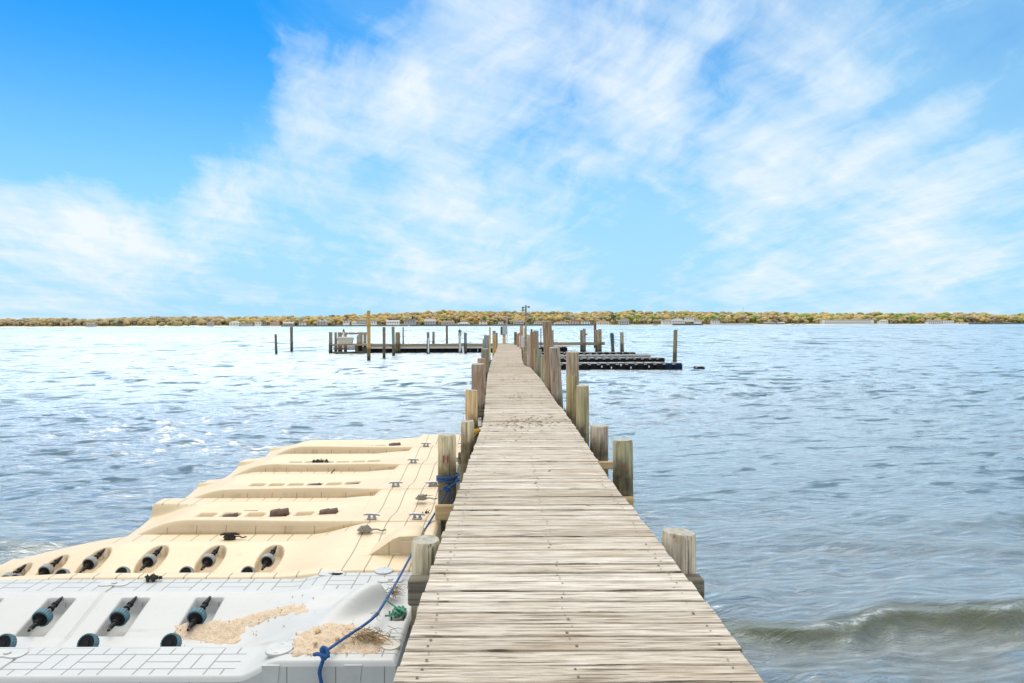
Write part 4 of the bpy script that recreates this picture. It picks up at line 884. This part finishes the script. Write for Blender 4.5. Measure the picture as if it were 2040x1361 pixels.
# rail and lamp behind the box
rl = tag(empty('timber_rail', at(700, 664, 62)), 'horizontal timber rail running behind the cream dock box', 'rail'); tbox(rl, 'rail', 673, 731, 662.6, 666.4, 62.2, .12, M['beam_grey'])
lf = tag(empty('dock_lamp', at(685, 672, 61.4)), 'small dark lamp on a white stem behind the cream dock box', 'lamp')
b = MB(); c = at(684.7, 659, 61.5); b.tube([c + Vector((0, 0, -.1)), c + Vector((0, 0, -.02)), c + Vector((0, 0, .12)), c + Vector((0, 0, .17))], [.06, .1, .07, .02], 10); b.box(c + Vector((0, 0, -.1)), (.22, .05, .04)); under(b.build('lamp_head', M['lamp'], smooth=True), lf)
b = MB(); b.tube([(c.x, 61.5, .9), (c.x, 61.5, c.z - .08)], .06, 10); under(b.build('stem', M['sign'], smooth=True), lf)
GL = 'pilings of the left pier arm'
LA = [
 (655,662,662,60.4,'thick grey corner piling at the far left of the end platform',(.30,.29,.24)),
 (666,671.4,662,60.9,'grey piling just left of the cream dock box',(.33,.30,.25)),
 (673,681.5,662,62.8,'broad pale piling behind the left half of the cream dock box',(.40,.36,.30)),
 (685.5,691,662,62.8,'pale piling behind the middle of the cream dock box',(.40,.36,.30)),
 (710.6,718,668,60.9,'lower pale grey piling just right of the cream dock box',(.40,.37,.31)),
 (714.5,722.5,662,61.4,'grey brown piling of the trio right of the cream dock box, tallest',(.36,.33,.27)),
 (724,730,662,62.0,'thin grey piling nearly hidden behind the tall golden mooring pole',(.36,.33,.27)),
 (787.5,793,662,59.6,'left one of two brown pilings standing tightly side by side',(.34,.26,.17)),
 (792.5,797.5,662,59.8,'right one of two brown pilings standing tightly side by side',(.40,.32,.22)),
 (850,855.7,662,58.4,'bluish topped piling with a white pipe strapped to its foot',(.22,.25,.27)),
 (861,866,661,65.5,'grey piling behind the pier arm, next to the white pipe one',(.34,.32,.29)),
 (888,892.4,647,66,'tall dark piling behind the pier arm, touching the far shoreline',(.23,.19,.15)),
 (924,930,662.7,58.6,'slate blue piling with a golden rotten foot near the pump stand',(.20,.25,.28)),
]
for x0, x1, yt, d, lab, col in LA: piling(x0, x1, yt, d, lab, col, GL)
GM = 'mooring poles standing free in the water'
for x0, x1, yt, d, lab, col, ln in [
 (731,738,619,47.6,'tallest golden mooring pole with a yellow band, left of the pier arm middle',GLD,.0),
 (762,768,652,50.6,'slim dark brown mooring pole right of the tallest golden one',(.26,.19,.14),.0),
 (780,786,651,54.8,'slim green wrapped mooring pole before the pier arm',(.25,.30,.22),-.02),
 (801.6,804.7,652,70,'thin greenish pole far behind the pier arm',(.30,.34,.30),0),
 (546.7,551.5,666,59,'shorter leaning dark pole alone in open water on the left',(.20,.16,.12),-.035),
 (577.8,583.4,651,64,'taller straight dark pole alone in open water on the left',(.22,.19,.12),-.01)]:
    piling(x0, x1, yt, d, lab, col, GM, 'mooring_pole', lean=(ln, 0), taper=1.0)
b = MB(); c = at(735, 648, 47.6)
for k_ in range(4): b.tube([(c.x + .137*math.cos(t*PI/8), 47.6 + .137*math.sin(t*PI/8), c.z - .06 + .035*k_ + .02*math.sin(t*PI/8 + k_)) for t in range(17)], .02, 6)
tag(b.build('pole_band', M['yellow'], smooth=True), 'yellow rope band tied around the tallest golden mooring pole', 'rope')
b = MB(); c = at(852.5, 690, 58); b.tube([(c.x + .02, 58.2, .1), (c.x + .02, 58.2, at(852, 674, 58).z)], .055, 10); tag(b.build('white_pipe', M['sign'], smooth=True), 'white pipe strapped to the bluish topped piling', 'pipe')
ps = tag(empty('pump_stand', at(916, 690, 58.6)), 'grey pump stand with a dark ornate head on the pier arm', 'pump')
c = at(916, 664, 58.6); b = MB(); b.tube([(c.x, 58.6, -.3), (c.x, 58.6, c.z - .25)], .11, 14); b.tube([(c.x, 58.6, c.z - .25), (c.x, 58.6, c.z - .05), (c.x, 58.6, c.z + .05)], [.135, .135, .08], 14); under(b.build('body', M['steel'], smooth=True), ps)
b = MB(); b.tube([(c.x + .04, 58.45, .2), (c.x + .04, 58.45, c.z - .2)], .05, 10); under(b.build('pipe', M['sign'], smooth=True), ps)
b = MB(); z = c.z + .05; b.tube([(c.x, 58.6, z), (c.x, 58.6, z + .08), (c.x, 58.6, z + .2), (c.x, 58.6, z + .25), (c.x, 58.6, z + .28), (c.x, 58.6, z + .42)], [.05, .13, .11, .06, .03, .01], 10)
for s_ in (-1, 1): b.tube(smoothpath([(c.x, 58.6, z + .1), (c.x + s_*.16, 58.6, z + .14), (c.x + s_*.14, 58.6, z + .02), (c.x + s_*.05, 58.6, z)]), .015, 6)
under(b.build('head', M['lamp'], smooth=True), ps)
b = MB(); b.tube(smoothpath([(c.x + .12, 58.6, c.z - .05), (c.x + .26, 58.6, c.z - .02), (c.x + .26, 58.6, c.z + .12)]), .02, 6); under(b.build('spout', M['lamp'], smooth=True), ps)
b = MB(); p = at(921.5, 690, 58.3); q = at(923.5, 703, 58.3); b.tube([p, q + Vector((0, 0, -.2))], .08, 10); tag(b.build('white_fender', M['sign'], smooth=True), 'white fender hanging between the pump stand and the slate blue piling', 'fender')

# ------------------------------------------------------------------ the cross pier, right arm
ra = tag(empty('cross_pier', at(1130, 686, 60)), 'short beam and float pier arm right of the walkway end', 'pier')
tbox(ra, 'fascia_beam', 1072, 1205, 682.2, 687.6, 60.0, .14, M['beam_grey'])
a, c = at(1066, 690.5, 60.2), at(1131, 690.5, 60.2); b = MB()
for i in range(10): b.box(((a.x + c.x)/2, 60.4 + i*.2, a.z), (c.x - a.x, .19, .06), None, 0, random.random())
under(b.build('deck', M['deck'], attr='rnd'), ra)
b = MB()
for i in range(6): b.box((a.x + (c.x - a.x)*(i + .5)/6, 61.0, .19), ((c.x - a.x)/6 - .02, 1.3, .48), None, 0, None, .06)
under(b.build('float_drums', M['black_float']), ra)
GRA = 'pilings of the right pier arm'
for x0, x1, yt, d, lab, col, ln in [
 (1155.7,1161,657.5,60.6,'brown piling on the right arm, left in its close pair',(.30,.23,.16),0),
 (1161.2,1167,654.6,59.7,'slate topped piling on the right arm with a red bracket',(.34,.31,.28),0),
 (1183,1188,643,72,'tall dark reddish piling far behind the right arm',(.22,.12,.08),0),
 (1185.5,1191,657,60.5,'slim tan piling on the right arm before the dark reddish one',(.38,.31,.2),0),
 (1191.5,1198.5,656,59.7,'thick olive piling at the outer end of the right arm beam',(.36,.32,.2),0),
 (1215.5,1222,663,58.5,'leaning piling with a teal rope wrapped top, beyond the finger docks',(.30,.29,.27),-.06),
 (1235,1242.4,662,58.5,'pale grey piling beyond the finger docks, beside the teal wrapped one',(.44,.39,.32),-.01),
 (1342,1349.6,657,40,'tall olive brown pole rising behind the tip of the nearest finger dock',(.28,.24,.15),.03)]:
    o = piling(x0, x1, yt, d, lab, col, GRA, lean=(ln, 0))
    if 'red bracket' in lab:
        b = MB(); c = at(1167, 666, d - .1); b.box(c + Vector((.05, 0, 0)), (.16, .08, .12), None, 0, None, .02); b.tube([c + Vector((.1, 0, -.02)), c + Vector((.22, 0, .03))], .03, 8); under(b.build('bracket', M['red']), o)
    if 'teal rope' in lab:
        b = MB(); c = at(1219, 664, d)
        for k_ in range(11): b.tube([(c.x + .05*(k_/10)+ .15*math.cos(t*PI/8), d + .15*math.sin(t*PI/8), c.z - .06 - .075*k_) for t in range(17)], .034, 6)
        under(b.build('rope_wrap', plain('teal_rope', (.05,.13,.13), .8, 0, .4, 20), smooth=True), o)
def cube_mesh(name, mside, mtop, w=.5, dep=.5, h=.4):
    b = MB(); b.box((0, 0, 0), (w - .035, dep - .03, h), None, 0, None, .055)
    b.box((0, 0, h/2 + .004), (w - .15, dep - .14, .012), None, 1, None, .005)
    for sx in (-1, 1):
        for sy in (-1, 1): b.box((sx*w*.42, sy*dep*.42, h*.36), (.09, .09, .05), Matrix.Rotation(R(45), 3, 'Z'), 1, None, .01)
    b.box((0, -dep/2 + .006, -.02), (w*.5, .02, h*.55), None, 0, None, .008)
    o = b.build(name, [mside, mtop]); me = o.data; bpy.data.objects.remove(o); return me
CB, CG, CN = cube_mesh('float_cube', M['black_float'], M['float_top']), cube_mesh('float_cube', M['grey_float'], M['float_top']), cube_mesh('float_cube', M['navy_float'], M['float_top'])
def finger(x0, x1, ywl, free, rows_, kind, label, lift=0.):
    p0, p1 = onz(x0, ywl, 0), onz(x1, ywl, 0); d = p0.y; n_ = int(round((p1.x - p0.x)/.5)); w = (p1.x - p0.x)/n_
    par = tag(empty('finger_dock', (p1.x, d, 0)), label, 'floating dock', 'cube finger docks right of the walkway')
    for i in range(n_):
        for j in range(rows_):
            me = CG if kind == 'grey' else (CN if kind == 'black' and rows_ == 2 and free > .3 and i >= n_ - 2 else CB); o = link('float_cube', me)
            o.location = (p0.x + w*(i + .5) - p1.x, .25 + .5*j + random.uniform(-.01, .01), free - .2 + random.uniform(-.012, .012)); o.scale = (w/.5, 1, 1); o.rotation_euler = (random.uniform(-.02, .02), random.uniform(-.015, .015), 0); o.parent = par
    return par, p0, p1
f1, q0, q1 = finger(1062, 1365, 737.2, .335, 2, 'black', 'nearest longest black finger dock with a navy blue tip')
for x, y_ in [(1199, 731), (1237, 728), (1218, 733), (1257, 733), (1293, 731)]:
    b = MB(); c = at(x, y_, q0.y - .02); b.box(c, (.06, .03, .07)); b.box(c + Vector((0, 0, .05)), (.13 if x == 1237 else .05, .03, .03)); under(b.build('joint_pin', M['sign']), f1)
finger(1066, 1329.6, 721.8, .24, 2, 'black', 'black finger dock second from the nearest, in front of the grey cubes')
finger(1070, 1300.8, 715.0, .26, 2, 'grey', 'grey finger dock of pale cubes lying between black ones')
finger(1073, 1270.0, 708.2, .22, 2, 'black', 'shortest farthest black finger dock beyond the grey cubes')
o = link('float_cube', CB); o.location = onz(1395.5, 735.2, 0) + Vector((0, .25, -.03)); o.scale = (1.08, 1, .8); o.rotation_euler = (.03, -.02, .05); o.name = 'float_block'
tag(o, 'lone small black float drifting off the tip of the nearest finger dock', 'float')

# ------------------------------------------------------------------ the far shore
D0 = 1500.
SK = [(-400,637), (0,635.5), (80,634), (200,634.5), (270,632), (300,631), (340,630), (400,630), (470,631), (540,629), (600,629.5), (660,628), (700,626), (760,623), (820,621), (860,618), (890,617), (950,619.5), (1000,620), (1080,619.5), (1140,621), (1200,620), (1270,618.5), (1340,619), (1400,620), (1480,621), (1540,620), (1600,622.5), (1700,623.5), (1740,621), (1800,623.5), (1880,622.5), (1930,622.5), (1975,623), (1992,627), (2040,624.5), (2400,625)]
DT = 1800.
skx = np.array([ray(x, 640)[0] for x, _ in SK]); skz = np.array([H + ray(x, y)[1]*DT for x, y in SK])
TREE = 14.5
def ground(X, Y):
    sx = X/Y; top = np.interp(sx, skx, skz) - TREE - 1.5; t = np.clip((Y - D0 - 35)/(DT - D0 - 35), 0, 1)
    beach = 1.2*sst(D0 - 6, D0 + 14, Y) + 1.6*sst(D0 + 12, D0 + 45, Y) - .4
    return beach + np.maximum(top - 2.4, 0)*t**1.15 - 3*sst(DT + 30, DT + 200, Y)
ys = np.concatenate([np.linspace(D0 - 14, D0 + 60, 22), np.linspace(D0 + 75, DT + 220, 24)]); xs = np.linspace(-2300, 2300, 380)
Yg, Xg = np.meshgrid(ys, xs, indexing='ij'); shoreoff = 7*np.sin(Xg*.011 + 1) + 4*np.sin(Xg*.037)
Z = ground(Xg, Yg + shoreoff*np.clip(1 - (Yg - D0)/60, 0, 1)) + .25*np.sin(Xg*.09 + Yg*.05)
def m_shore():
    m, nt, p = mat('shore_ground'); n = N(nt); P = n.pos(); x, y, z = n.xyz(P)
    f = n.noise(P, .035, 5, .6); c = n.ramp(f, [(.35, (.17,.18,.07)), (.5, (.25,.21,.11)), (.65, (.13,.17,.06))])
    zb = n.math('ADD', z, n.math('MULTIPLY', n.math('SUBTRACT', n.noise(n.mapv(P, (.012, .02, .02)), 1, 4), .5), 3.2))
    zb = n.math('SUBTRACT', zb, n.math('MULTIPLY', n.rng(x, -820, -560, 1, 0), 1.1)); zb = n.math('SUBTRACT', zb, n.math('MULTIPLY', n.math('MULTIPLY', n.rng(x, -830, -780), n.rng(x, -650, -600, 1, 0)), 1.5)); c = n.mix(n.rng(zb, .9, 1.5, .95, 0), c, (.72,.63,.50,1)); nt.links.new(c, p.inputs['Base Color']); p.inputs['Roughness'].default_value = .95; return m
o = npmesh('shore_terrain', np.stack([Xg, Yg, Z], -1).reshape(-1, 3), grid(len(ys), len(xs)), m_shore()); tag(o, kind='structure')
def m_leaf():
    m, nt, p = mat('spring_foliage'); n = N(nt); c = n.attr('tint').outputs['Color']; P = n.pos()
    f = n.noise(P, .35, 3, .6); g = n.noise(P, .12, 3, .6)
    c = n.mix(1., c, n.ramp(f, [(.3, (.7,.7,.7)), (.55, (1,1,1)), (.75, (1.2,1.18,1.12))]), 'MULTIPLY'); c = n.mix(n.rng(g, .5, .75, 0, .3), c, (.16,.12,.08,1))
    nt.links.new(c, p.inputs['Base Color']); p.inputs['Roughness'].default_value = .95; nt.links.new(n.bump(f, .5, .3), p.inputs['Normal']); return m
M['leaf'] = m_leaf(); M['bark'] = plain('bark', (.12,.09,.07), .9)
import bmesh as _bm
_b = _bm.new(); _bm.ops.create_icosphere(_b, subdivisions=2, radius=1.); ICV = np.array([v.co for v in _b.verts]); ICF = np.array([[v.index for v in f.verts] for f in _b.faces]); _b.free()
def clump(g, c, r, squash=.8):
    V = ICV*(1 + .10*g.normal(size=(len(ICV), 1))); return V*np.array([r, r, r*squash]) + c
PAL = [(.56,.35,.13), (.60,.40,.14), (.51,.37,.18), (.46,.36,.19), (.49,.34,.22), (.40,.35,.15), (.57,.41,.13), (.39,.28,.21), (.34,.27,.19), (.44,.39,.14), (.12,.13,.08), (.30,.33,.11)]
PW = np.array([3.2, 2.6, 2.4, 2.2, 2, 1.6, 2.2, 1.3, 1.2, 1.4, .8, .8]); PW = PW/PW.sum()
def crown(g, c, hgt, wid, nn, col, conical=False):
    VV, FF, CC = [], [], []; o = 0
    for i in range(nn):
        tint = np.array(col)
        if conical: t = (i + .5)/nn; q = np.array([g.normal(0, .08)*wid, g.normal(0, .08)*wid, hgt*(.15 + .8*t)]); r = wid*.5*(1.05 - t); sq = .8
        elif i < nn*.3:
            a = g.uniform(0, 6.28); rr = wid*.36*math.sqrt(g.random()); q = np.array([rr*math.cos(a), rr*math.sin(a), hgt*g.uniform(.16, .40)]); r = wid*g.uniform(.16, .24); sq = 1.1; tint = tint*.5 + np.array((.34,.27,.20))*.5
        else:
            a = g.uniform(0, 6.28); e = g.uniform(.05, 1.5); rr = wid*.33*math.cos(e); q = np.array([rr*math.cos(a), rr*math.sin(a), hgt*(.50 + .34*math.sin(e))]); r = wid*g.uniform(.20, .30); sq = .72
        VV.append(clump(g, c + q, r, sq)); FF.append(ICF + o); o += len(ICV); k_ = g.uniform(.92, 1.08); CC.append(np.tile(tint*k_, (len(ICF), 1)))
    return np.concatenate(VV), np.concatenate(FF), np.concatenate(CC)
def treeobj(name, Vs, Fs, Cs, parent=None, smooth=False):
    o = npmesh(name, Vs, Fs, M['leaf'], parent, smooth=smooth); a = o.data.attributes.new('tint', 'FLOAT_COLOR', 'FACE')
    a.data.foreach_set('color', np.concatenate([Cs, np.ones((len(Cs), 1))], 1).astype('f').ravel()); return o
g = np.random.default_rng(4); VV, FF, CC = [], [], []; off = 0
for D in (1553, 1590, 1640, 1700, 1760, 1805):
    X = -.80*D
    while X < .80*D:
        d = D + g.uniform(-16, 16); hh = g.uniform(12.5, 18)*(.70 if D < 1570 else 1) * (1.0 if D < 1790 else .95); w = hh*g.uniform(1.05, 1.6)
        sx = X/d; patch_ = math.sin(sx*23 + 1)*.5 + math.sin(sx*61 + D*.02)*.5
        if D > 1570 or g.random() < .62:
            ci = g.choice(len(PAL), p=PW); col = np.array(PAL[ci])*.82 + np.array((.46,.43,.16))*.18
            if sx > .15 and g.random() < .22: col = np.array((.26,.29,.06))
            if sx < -.4: col = col*.65 + np.array((.36,.29,.20))*.35
            elif -.25 < sx < .02: col = col*.75 + np.array((.52,.30,.08))*.25
            z = float(ground(np.array([X]), np.array([d]))[0]); v, f, c = crown(g, np.array([X, d, z - 1]), hh, w, 10, col)
            VV.append(v); FF.append(f + off); CC.append(c); off += len(v)
        X += w*g.uniform(.5, .85)
tag(treeobj('far_woodland', np.concatenate(VV), np.concatenate(FF), np.concatenate(CC), None, True), 'continuous spring woodland of ochre and olive crowns on the far shore', 'woodland', None, 'stuff')
def lone(x, ytop, hgt, wid, col, label, name='tree', conical=False, D=1528.):
    g2 = np.random.default_rng(int(x)); p = at(x, ytop, D); zb = p.z - hgt; par = tag(empty(name, (p.x, D, zb)), label, 'tree', 'single trees on the far shore')
    v, f, c = crown(g2, np.zeros(3), hgt, wid, 9, col, conical); o = treeobj('crown', v, f, c); o.parent = par
    b = MB(); b.tube([(0, 0, -4), (.2, 0, hgt*.3), (0, .2, hgt*.62)], [.5, .4, .2], 8); b.tube([(.1, 0, hgt*.35), (wid*.2, 0, hgt*.6)], [.25, .1], 6); b.tube([(.1, 0, hgt*.3), (-wid*.18, .3, hgt*.58)], [.25, .1], 6)
    o = b.build('trunk', M['bark'], smooth=True); o.parent = par
for t in [(1268,627.5,11,9,(.22,.36,.04),'bright lime tree right of the grey hip roofed house'), (1408,632,12,9,(.13,.24,.04),'bright green tree hiding the left side of a white house'), (1441,631,11,10,(.22,.33,.05),'yellow green tree right of the stepped white house'),
          (1420,628,10,11,(.25,.35,.05),'lime green crown directly above the stepped white house'),
          (1595,628,11,9,(.28,.34,.07),'pale lime tree left of the long white motel'), (1222,627,14,13,(.06,.075,.04),'large dark spreading pine left of the grey hip roofed house','pine_tree'),
          (822,627,14,6,(.035,.05,.03),'dark pointed pine above the grey turreted house','pine_tree',True), (915,634,11,7,(.045,.055,.035),'dark green pine left of the white ranch house','pine_tree',True),
          (965,630,9,11,(.20,.24,.06),'olive tree rising behind the tall cream house'), (1013,637,9,6,(.07,.05,.05),'dark purplish conifer beside the power cabinet','pine_tree',True),
          (940,641,6,10,(.24,.25,.06),'low yellow green bush tree between the ranch and the cream house'), (985,637,8,9,(.10,.12,.04),'dark green tree right of the tall cream house'),
          (1056,635,9,11,(.10,.13,.06),'blue green tree right of the light pole base'), (1458,626,15,9,(.10,.14,.07),'tall dark green cedar over the white seawall','cedar_tree'),
          (1478,632,11,13,(.20,.13,.09),'rounded mauve brown tree over the right of the white seawall'), (1543,629,13,14,(.32,.24,.10),'broad tan tree above the grey waterside cottages'),
          (690,628,10,10,(.28,.13,.09),'rosy budding tree above the left lawn'), (1750,632,9,9,(.18,.24,.06),'green tree between the motel and the small white annex'), (1787,627,11,9,(.26,.32,.06),'fresh green tree right of the small white annex'),
          (1815,630,12,11,(.17,.24,.05),'dark fresh green tree left of the long white bungalow'), (1945,636,9,7,(.05,.06,.04),'small dark evergreen right of the last white cottage','pine_tree'),
          (105,640,9,8,(.11,.16,.06),'green tree standing low on the far left shore'), (240,639,9,11,(.07,.09,.06),'dark evergreen group left of the lawn on the far left','pine_tree'), (385,639,8,9,(.09,.12,.07),'dark green tree left of the sandy beach')]: lone(*t)
WAL = plain('white_siding', (.68,.67,.64), .7, 0, .05, .8, 0); GWA = plain('grey_shingle_wall', (.42,.40,.37), .8, 0, .1, .8, 0); CRE = plain('cream_siding', (.72,.66,.50), .7, 0, .05, .8, 0); PNK = plain('pinkish_siding', (.52,.38,.34), .8, 0, .08, .8, 0)
RG, RB, RW = plain('grey_roof', (.24,.23,.235), .85, 0, .1, .8, 0), plain('brown_roof', (.27,.19,.16), .85, 0, .1, .8, 0), plain('pale_roof', (.46,.45,.44), .8, 0, .06, .8, 0)
M['glass'] = plain('dark_window_glass', (.04,.05,.06), .15, 0, .2, .5, 0)
def house(x0, x1, yt, yb, wall, roof, style, label, nw=3, D=1520., name='house'):
    a, c = at(x0, yt, D), at(x1, yb, D); w = c.x - a.x; h = a.z - c.z; dep = min(11, max(6, w*.5)); wh = h*(.62 if style != 'flat' else .93); par = tag(empty(name, ((a.x + c.x)/2, D, c.z)), label, 'house', 'houses on the far shore')
    b = MB(); b.box((0, dep/2, wh/2 - 2), (w*.94, dep, wh + 4)); o = b.build('wall', wall); o.parent = par
    b = MB(); hw = w/2; e = .5
    if style == 'gable': b.add([(-hw, -e, wh), (hw, -e, wh), (hw, dep + e, wh), (-hw, dep + e, wh), (-hw, dep/2, h), (hw, dep/2, h)], [(0,1,5,4), (2,3,4,5), (0,4,3), (1,2,5), (0,3,2,1)])
    elif style == 'front': b.add([(-hw, -e, wh), (hw, -e, wh), (hw, dep + e, wh), (-hw, dep + e, wh), (0, -e, h), (0, dep + e, h)], [(0,4,5,3), (1,2,5,4), (0,1,4), (2,3,5), (0,3,2,1)], 0)
    elif style == 'twin':
        for k_ in (-1, 1): q = k_*hw*.5; b.add([(q - hw*.5, -e, wh), (q + hw*.5, -e, wh), (q + hw*.5, dep + e, wh), (q - hw*.5, dep + e, wh), (q, -e, h), (q, dep + e, h)], [(0,4,5,3), (1,2,5,4), (0,1,4), (2,3,5), (0,3,2,1)])
    elif style == 'flat': b.box((0, dep/2, wh + h*.035), (w, dep + 1, h*.07))
    else: b.add([(-hw, -e, wh), (hw, -e, wh), (hw, dep + e, wh), (-hw, dep + e, wh), (-hw*.45, dep/2, h), (hw*.45, dep/2, h)], [(0,1,5,4), (2,3,4,5), (0,4,3), (1,2,5), (0,3,2,1)])
    o = b.build('roof', roof); o.parent = par
    st = 2 if h > 9 else 1
    for s_ in range(st):
        for i in range(nw):
            b = MB(); ww = min(2.6, w*.5/nw); b.box((-w*.42 + w*.84*(i + .5)/nw, -.05, wh*((s_ + .5)/st) + .15), (ww, .12, min(1.9, wh*.34/st + .5))); o = b.build('window', M['glass']); o.parent = par
    if style in ('hip', 'gable') and w > 20:
        b = MB(); b.box((w*.2, dep*.55, h - .2), (1.4, 1.2, 2.6)); o = b.build('chimney', PNK); o.parent = par
for t in [
 (171,188,643.5,649.5,GWA,RG,'gable','grey roofed cottage among bare trees on the far left shore',2), (412,424,640.5,648.5,GWA,RG,'hip','grey house right above the pale sandy beach',2), (456,477,640,648,WAL,RW,'hip','pale roofed white house right of the sandy beach',3),
 (478,503,643,647.5,GWA,RG,'flat','long low dark house right of the pale roofed one',4), (507,521,641,647,WAL,RW,'flat','white box shaped modern house',2), (522,531,642,647,RG,RG,'flat','small dark box shaped house beside the white box one',2), (538,555,641,648,PNK,RB,'hip','pinkish house under a spreading bare tree',3),
 (563,585,641.5,648.5,GWA,RW,'gable','grey house with a pale roof left of the tall dark pole',4), (595,609,640,648.5,WAL,RG,'front','white gable fronted house right of the tall dark pole',2), (630,651,637,647,GWA,RW,'twin','grey house with two bright white gables above the lawn',3),
 (683,696,637.5,645,WAL,RG,'front','white gable house at the left of the sloping lawn',2), (700,714,641,645.5,WAL,RW,'gable','low white house on the lawn with a pale roof',3), (711,729,636,641,GWA,RG,'gable','grey house set uphill left of the golden pole',3),
 (738,750,638,646,WAL,RG,'hip','white square house just right of the golden mooring pole',2), (769,796,638,645,WAL,RW,'gable','long white house with a pale roof, second right of the golden pole',5), (804,829,635,645,GWA,RG,'twin','grey turreted house with twin gables below the dark pine',4),
 (845,868,635.5,648,GWA,RW,'gable','two storey grey house with a pale roof left of the brown house',4), (878,906,639,646.5,GWA,RB,'hip','brown roofed long house left of the white ranch',5), (911,936,641.5,648.5,WAL,RW,'hip','white ranch house with a pale hip roof at the water',5),
 (954,971,637,648.5,CRE,RG,'front','tall cream house near the middle of the far shore',2), (992,1003,640.5,648,WAL,RG,'gable','small white house left of the power cabinet',2), (1022,1044,637.5,648,GWA,RG,'hip','large grey house left of the light pole',4),
 (1063,1082,639,647.5,WAL,RB,'hip','white house with a brown roof left of the tallest piling',4), (1103,1133,640.5,648,WAL,RB,'hip','wide white house with brown hip roof right of the tallest piling',5), (1134,1154,636,647.5,PNK,RB,'front','brown shingled house with a big front gable',3),
 (1158,1176,637.5,647,WAL,RG,'twin','white house with two small grey gables',3), (1188,1214,640,646.5,WAL,RB,'gable','long white bungalow with tan roof behind the right arm pilings',5), (1232,1254,635.5,648,GWA,RG,'hip','grey hip roofed house standing at the water edge',4),
 (1318,1340,637,645,WAL,RG,'hip','low left wing house beside the large white mansion',3), (1338,1365,634.5,647.5,WAL,RW,'hip','large white mansion with long balconies on the right shore',7), (1365,1383,631,637.5,WAL,RB,'gable','white house high among trees right of the mansion',3), (1383,1398,636,642,WAL,RB,'hip','brown roofed house half hidden below the high white one',3),
 (1417,1434,635,645,WAL,RG,'twin','stepped white house between bright green trees',3), (1522,1547,641,647.5,GWA,RG,'gable','grey waterside cottage right of the white seawall',4), (1548,1564,641.5,646.5,GWA,RW,'gable','pale roofed cottage next to the grey waterside one',3),
 (1634,1744,637,645,WAL,RW,'flat','very long low white motel with rows of dark windows',20), (1752,1770,637,643,WAL,RW,'hip','small white annex right of the long motel',3), (1847,1877,637.5,645.5,WAL,RG,'gable','long white two level bungalow on the right shore',6), (1878,1901,638.5,645,WAL,RW,'flat','white flat roofed house right of the long bungalow',4), (1907,1923,641.5,645.5,WAL,RB,'gable','last small white cottage toward the right edge',2)]:
    house(*t)
# seawalls, boats and a mast along the far water edge
def wallobj(x0, x1, y0, y1, m, label, D=1490., name='seawall'):
    a, c = at(x0, y0, D), at(x1, y1, D); b = MB(); n_ = max(3, int((x1 - x0)/12)); 
    for i in range(n_): xa = a.x + (c.x - a.x)*(i + .5)/n_; b.box((xa, D + 3*math.sin(i*.9), (a.z - 1)/2), ((c.x - a.x)/n_ + .5, 1.2, a.z + 1.))
    tag(b.build(name, m), label, 'seawall')
DKW = plain('dark_bulkhead', (.14,.13,.12), .9, 0, .2, .5, 0); PLB = plain('pale_bulkhead', (.70,.66,.62), .9, 0, .1, .5, 0)
wallobj(560, 812, 648.6, 650.5, DKW, 'dark timber seawall along the left houses of the far shore'); wallobj(816, 1185, 647.3, 649.3, DKW, 'dark timber seawall along the middle houses of the far shore')
wallobj(1432, 1502, 644.6, 647.6, PLB, 'pale pinkish seawall with a terrace on the right shore'); wallobj(713, 734, 645.5, 648.8, PLB, 'short white wall behind the golden mooring pole')
wallobj(1340, 1400, 645.4, 647.6, DKW, 'dark seawall before the large white mansion'); wallobj(1930, 2100, 643.5, 645.8, DKW, 'grey stone seawall at the far right shore')
for x, lab in [(1580, 'white motor boat by the pale shore, left of three'), (1590, 'white motor boat by the pale shore, middle of three'), (1602, 'white motor boat by the pale shore, right of three')]:
    c = at(x, 646.5, 1487); par = tag(empty('motor_boat', (c.x, 1487, 0)), lab, 'boat', 'boats at the far shore'); L = 8.
    b = MB(); b.add([(-L/2, -1.2, 1.3), (L*.25, -1.2, 1.4), (L/2, 0, 1.6), (L*.25, 1.2, 1.4), (-L/2, 1.2, 1.3), (-L/2, -.9, -.2), (L*.2, -.9, -.2), (L*.4, 0, -.2), (L*.2, .9, -.2), (-L/2, .9, -.2)], [(0,1,6,5), (1,2,7,6), (2,3,8,7), (3,4,9,8), (4,0,5,9), (0,4,3,2,1)]); o = b.build('hull', M['sign']); o.parent = par
    b = MB(); b.box((-.5, 0, 2), (2.6, 1.7, 1.2), None, 0, None, .2); o = b.build('cabin', M['sign']); o.parent = par
    b = MB(); b.box((.84, 0, 2.15), (.06, 1.3, .6)); o = b.build('windscreen', M['glass']); o.parent = par
c = at(1306, 648, 1480); b = MB(); b.add([(c.x - 5, 1480, .9), (c.x + 4, 1480, .9), (c.x + 6, 1481, 1.1), (c.x + 4, 1482, .9), (c.x - 5, 1482, .9), (c.x - 4.6, 1480.3, -.2), (c.x + 4, 1481, -.2), (c.x - 4.6, 1481.7, -.2)], [(0,1,6,5), (1,2,6), (2,3,6), (3,4,7,6), (4,0,5,7), (0,4,3,2,1)])
tag(b.build('red_boat', M['red']), 'low red boat at the water edge left of the mansion', 'boat')
c = at(1480.5, 612, 1790); b = MB(); b.tube([(c.x, 1790, 5), (c.x, 1790, c.z)], [.7, .35], 8); b.box((c.x, 1790, c.z - 2), (3, .3, .3)); tag(b.build('radio_mast', M['grey_metal'], smooth=True), 'thin radio mast rising above the right woodland skyline', 'mast')
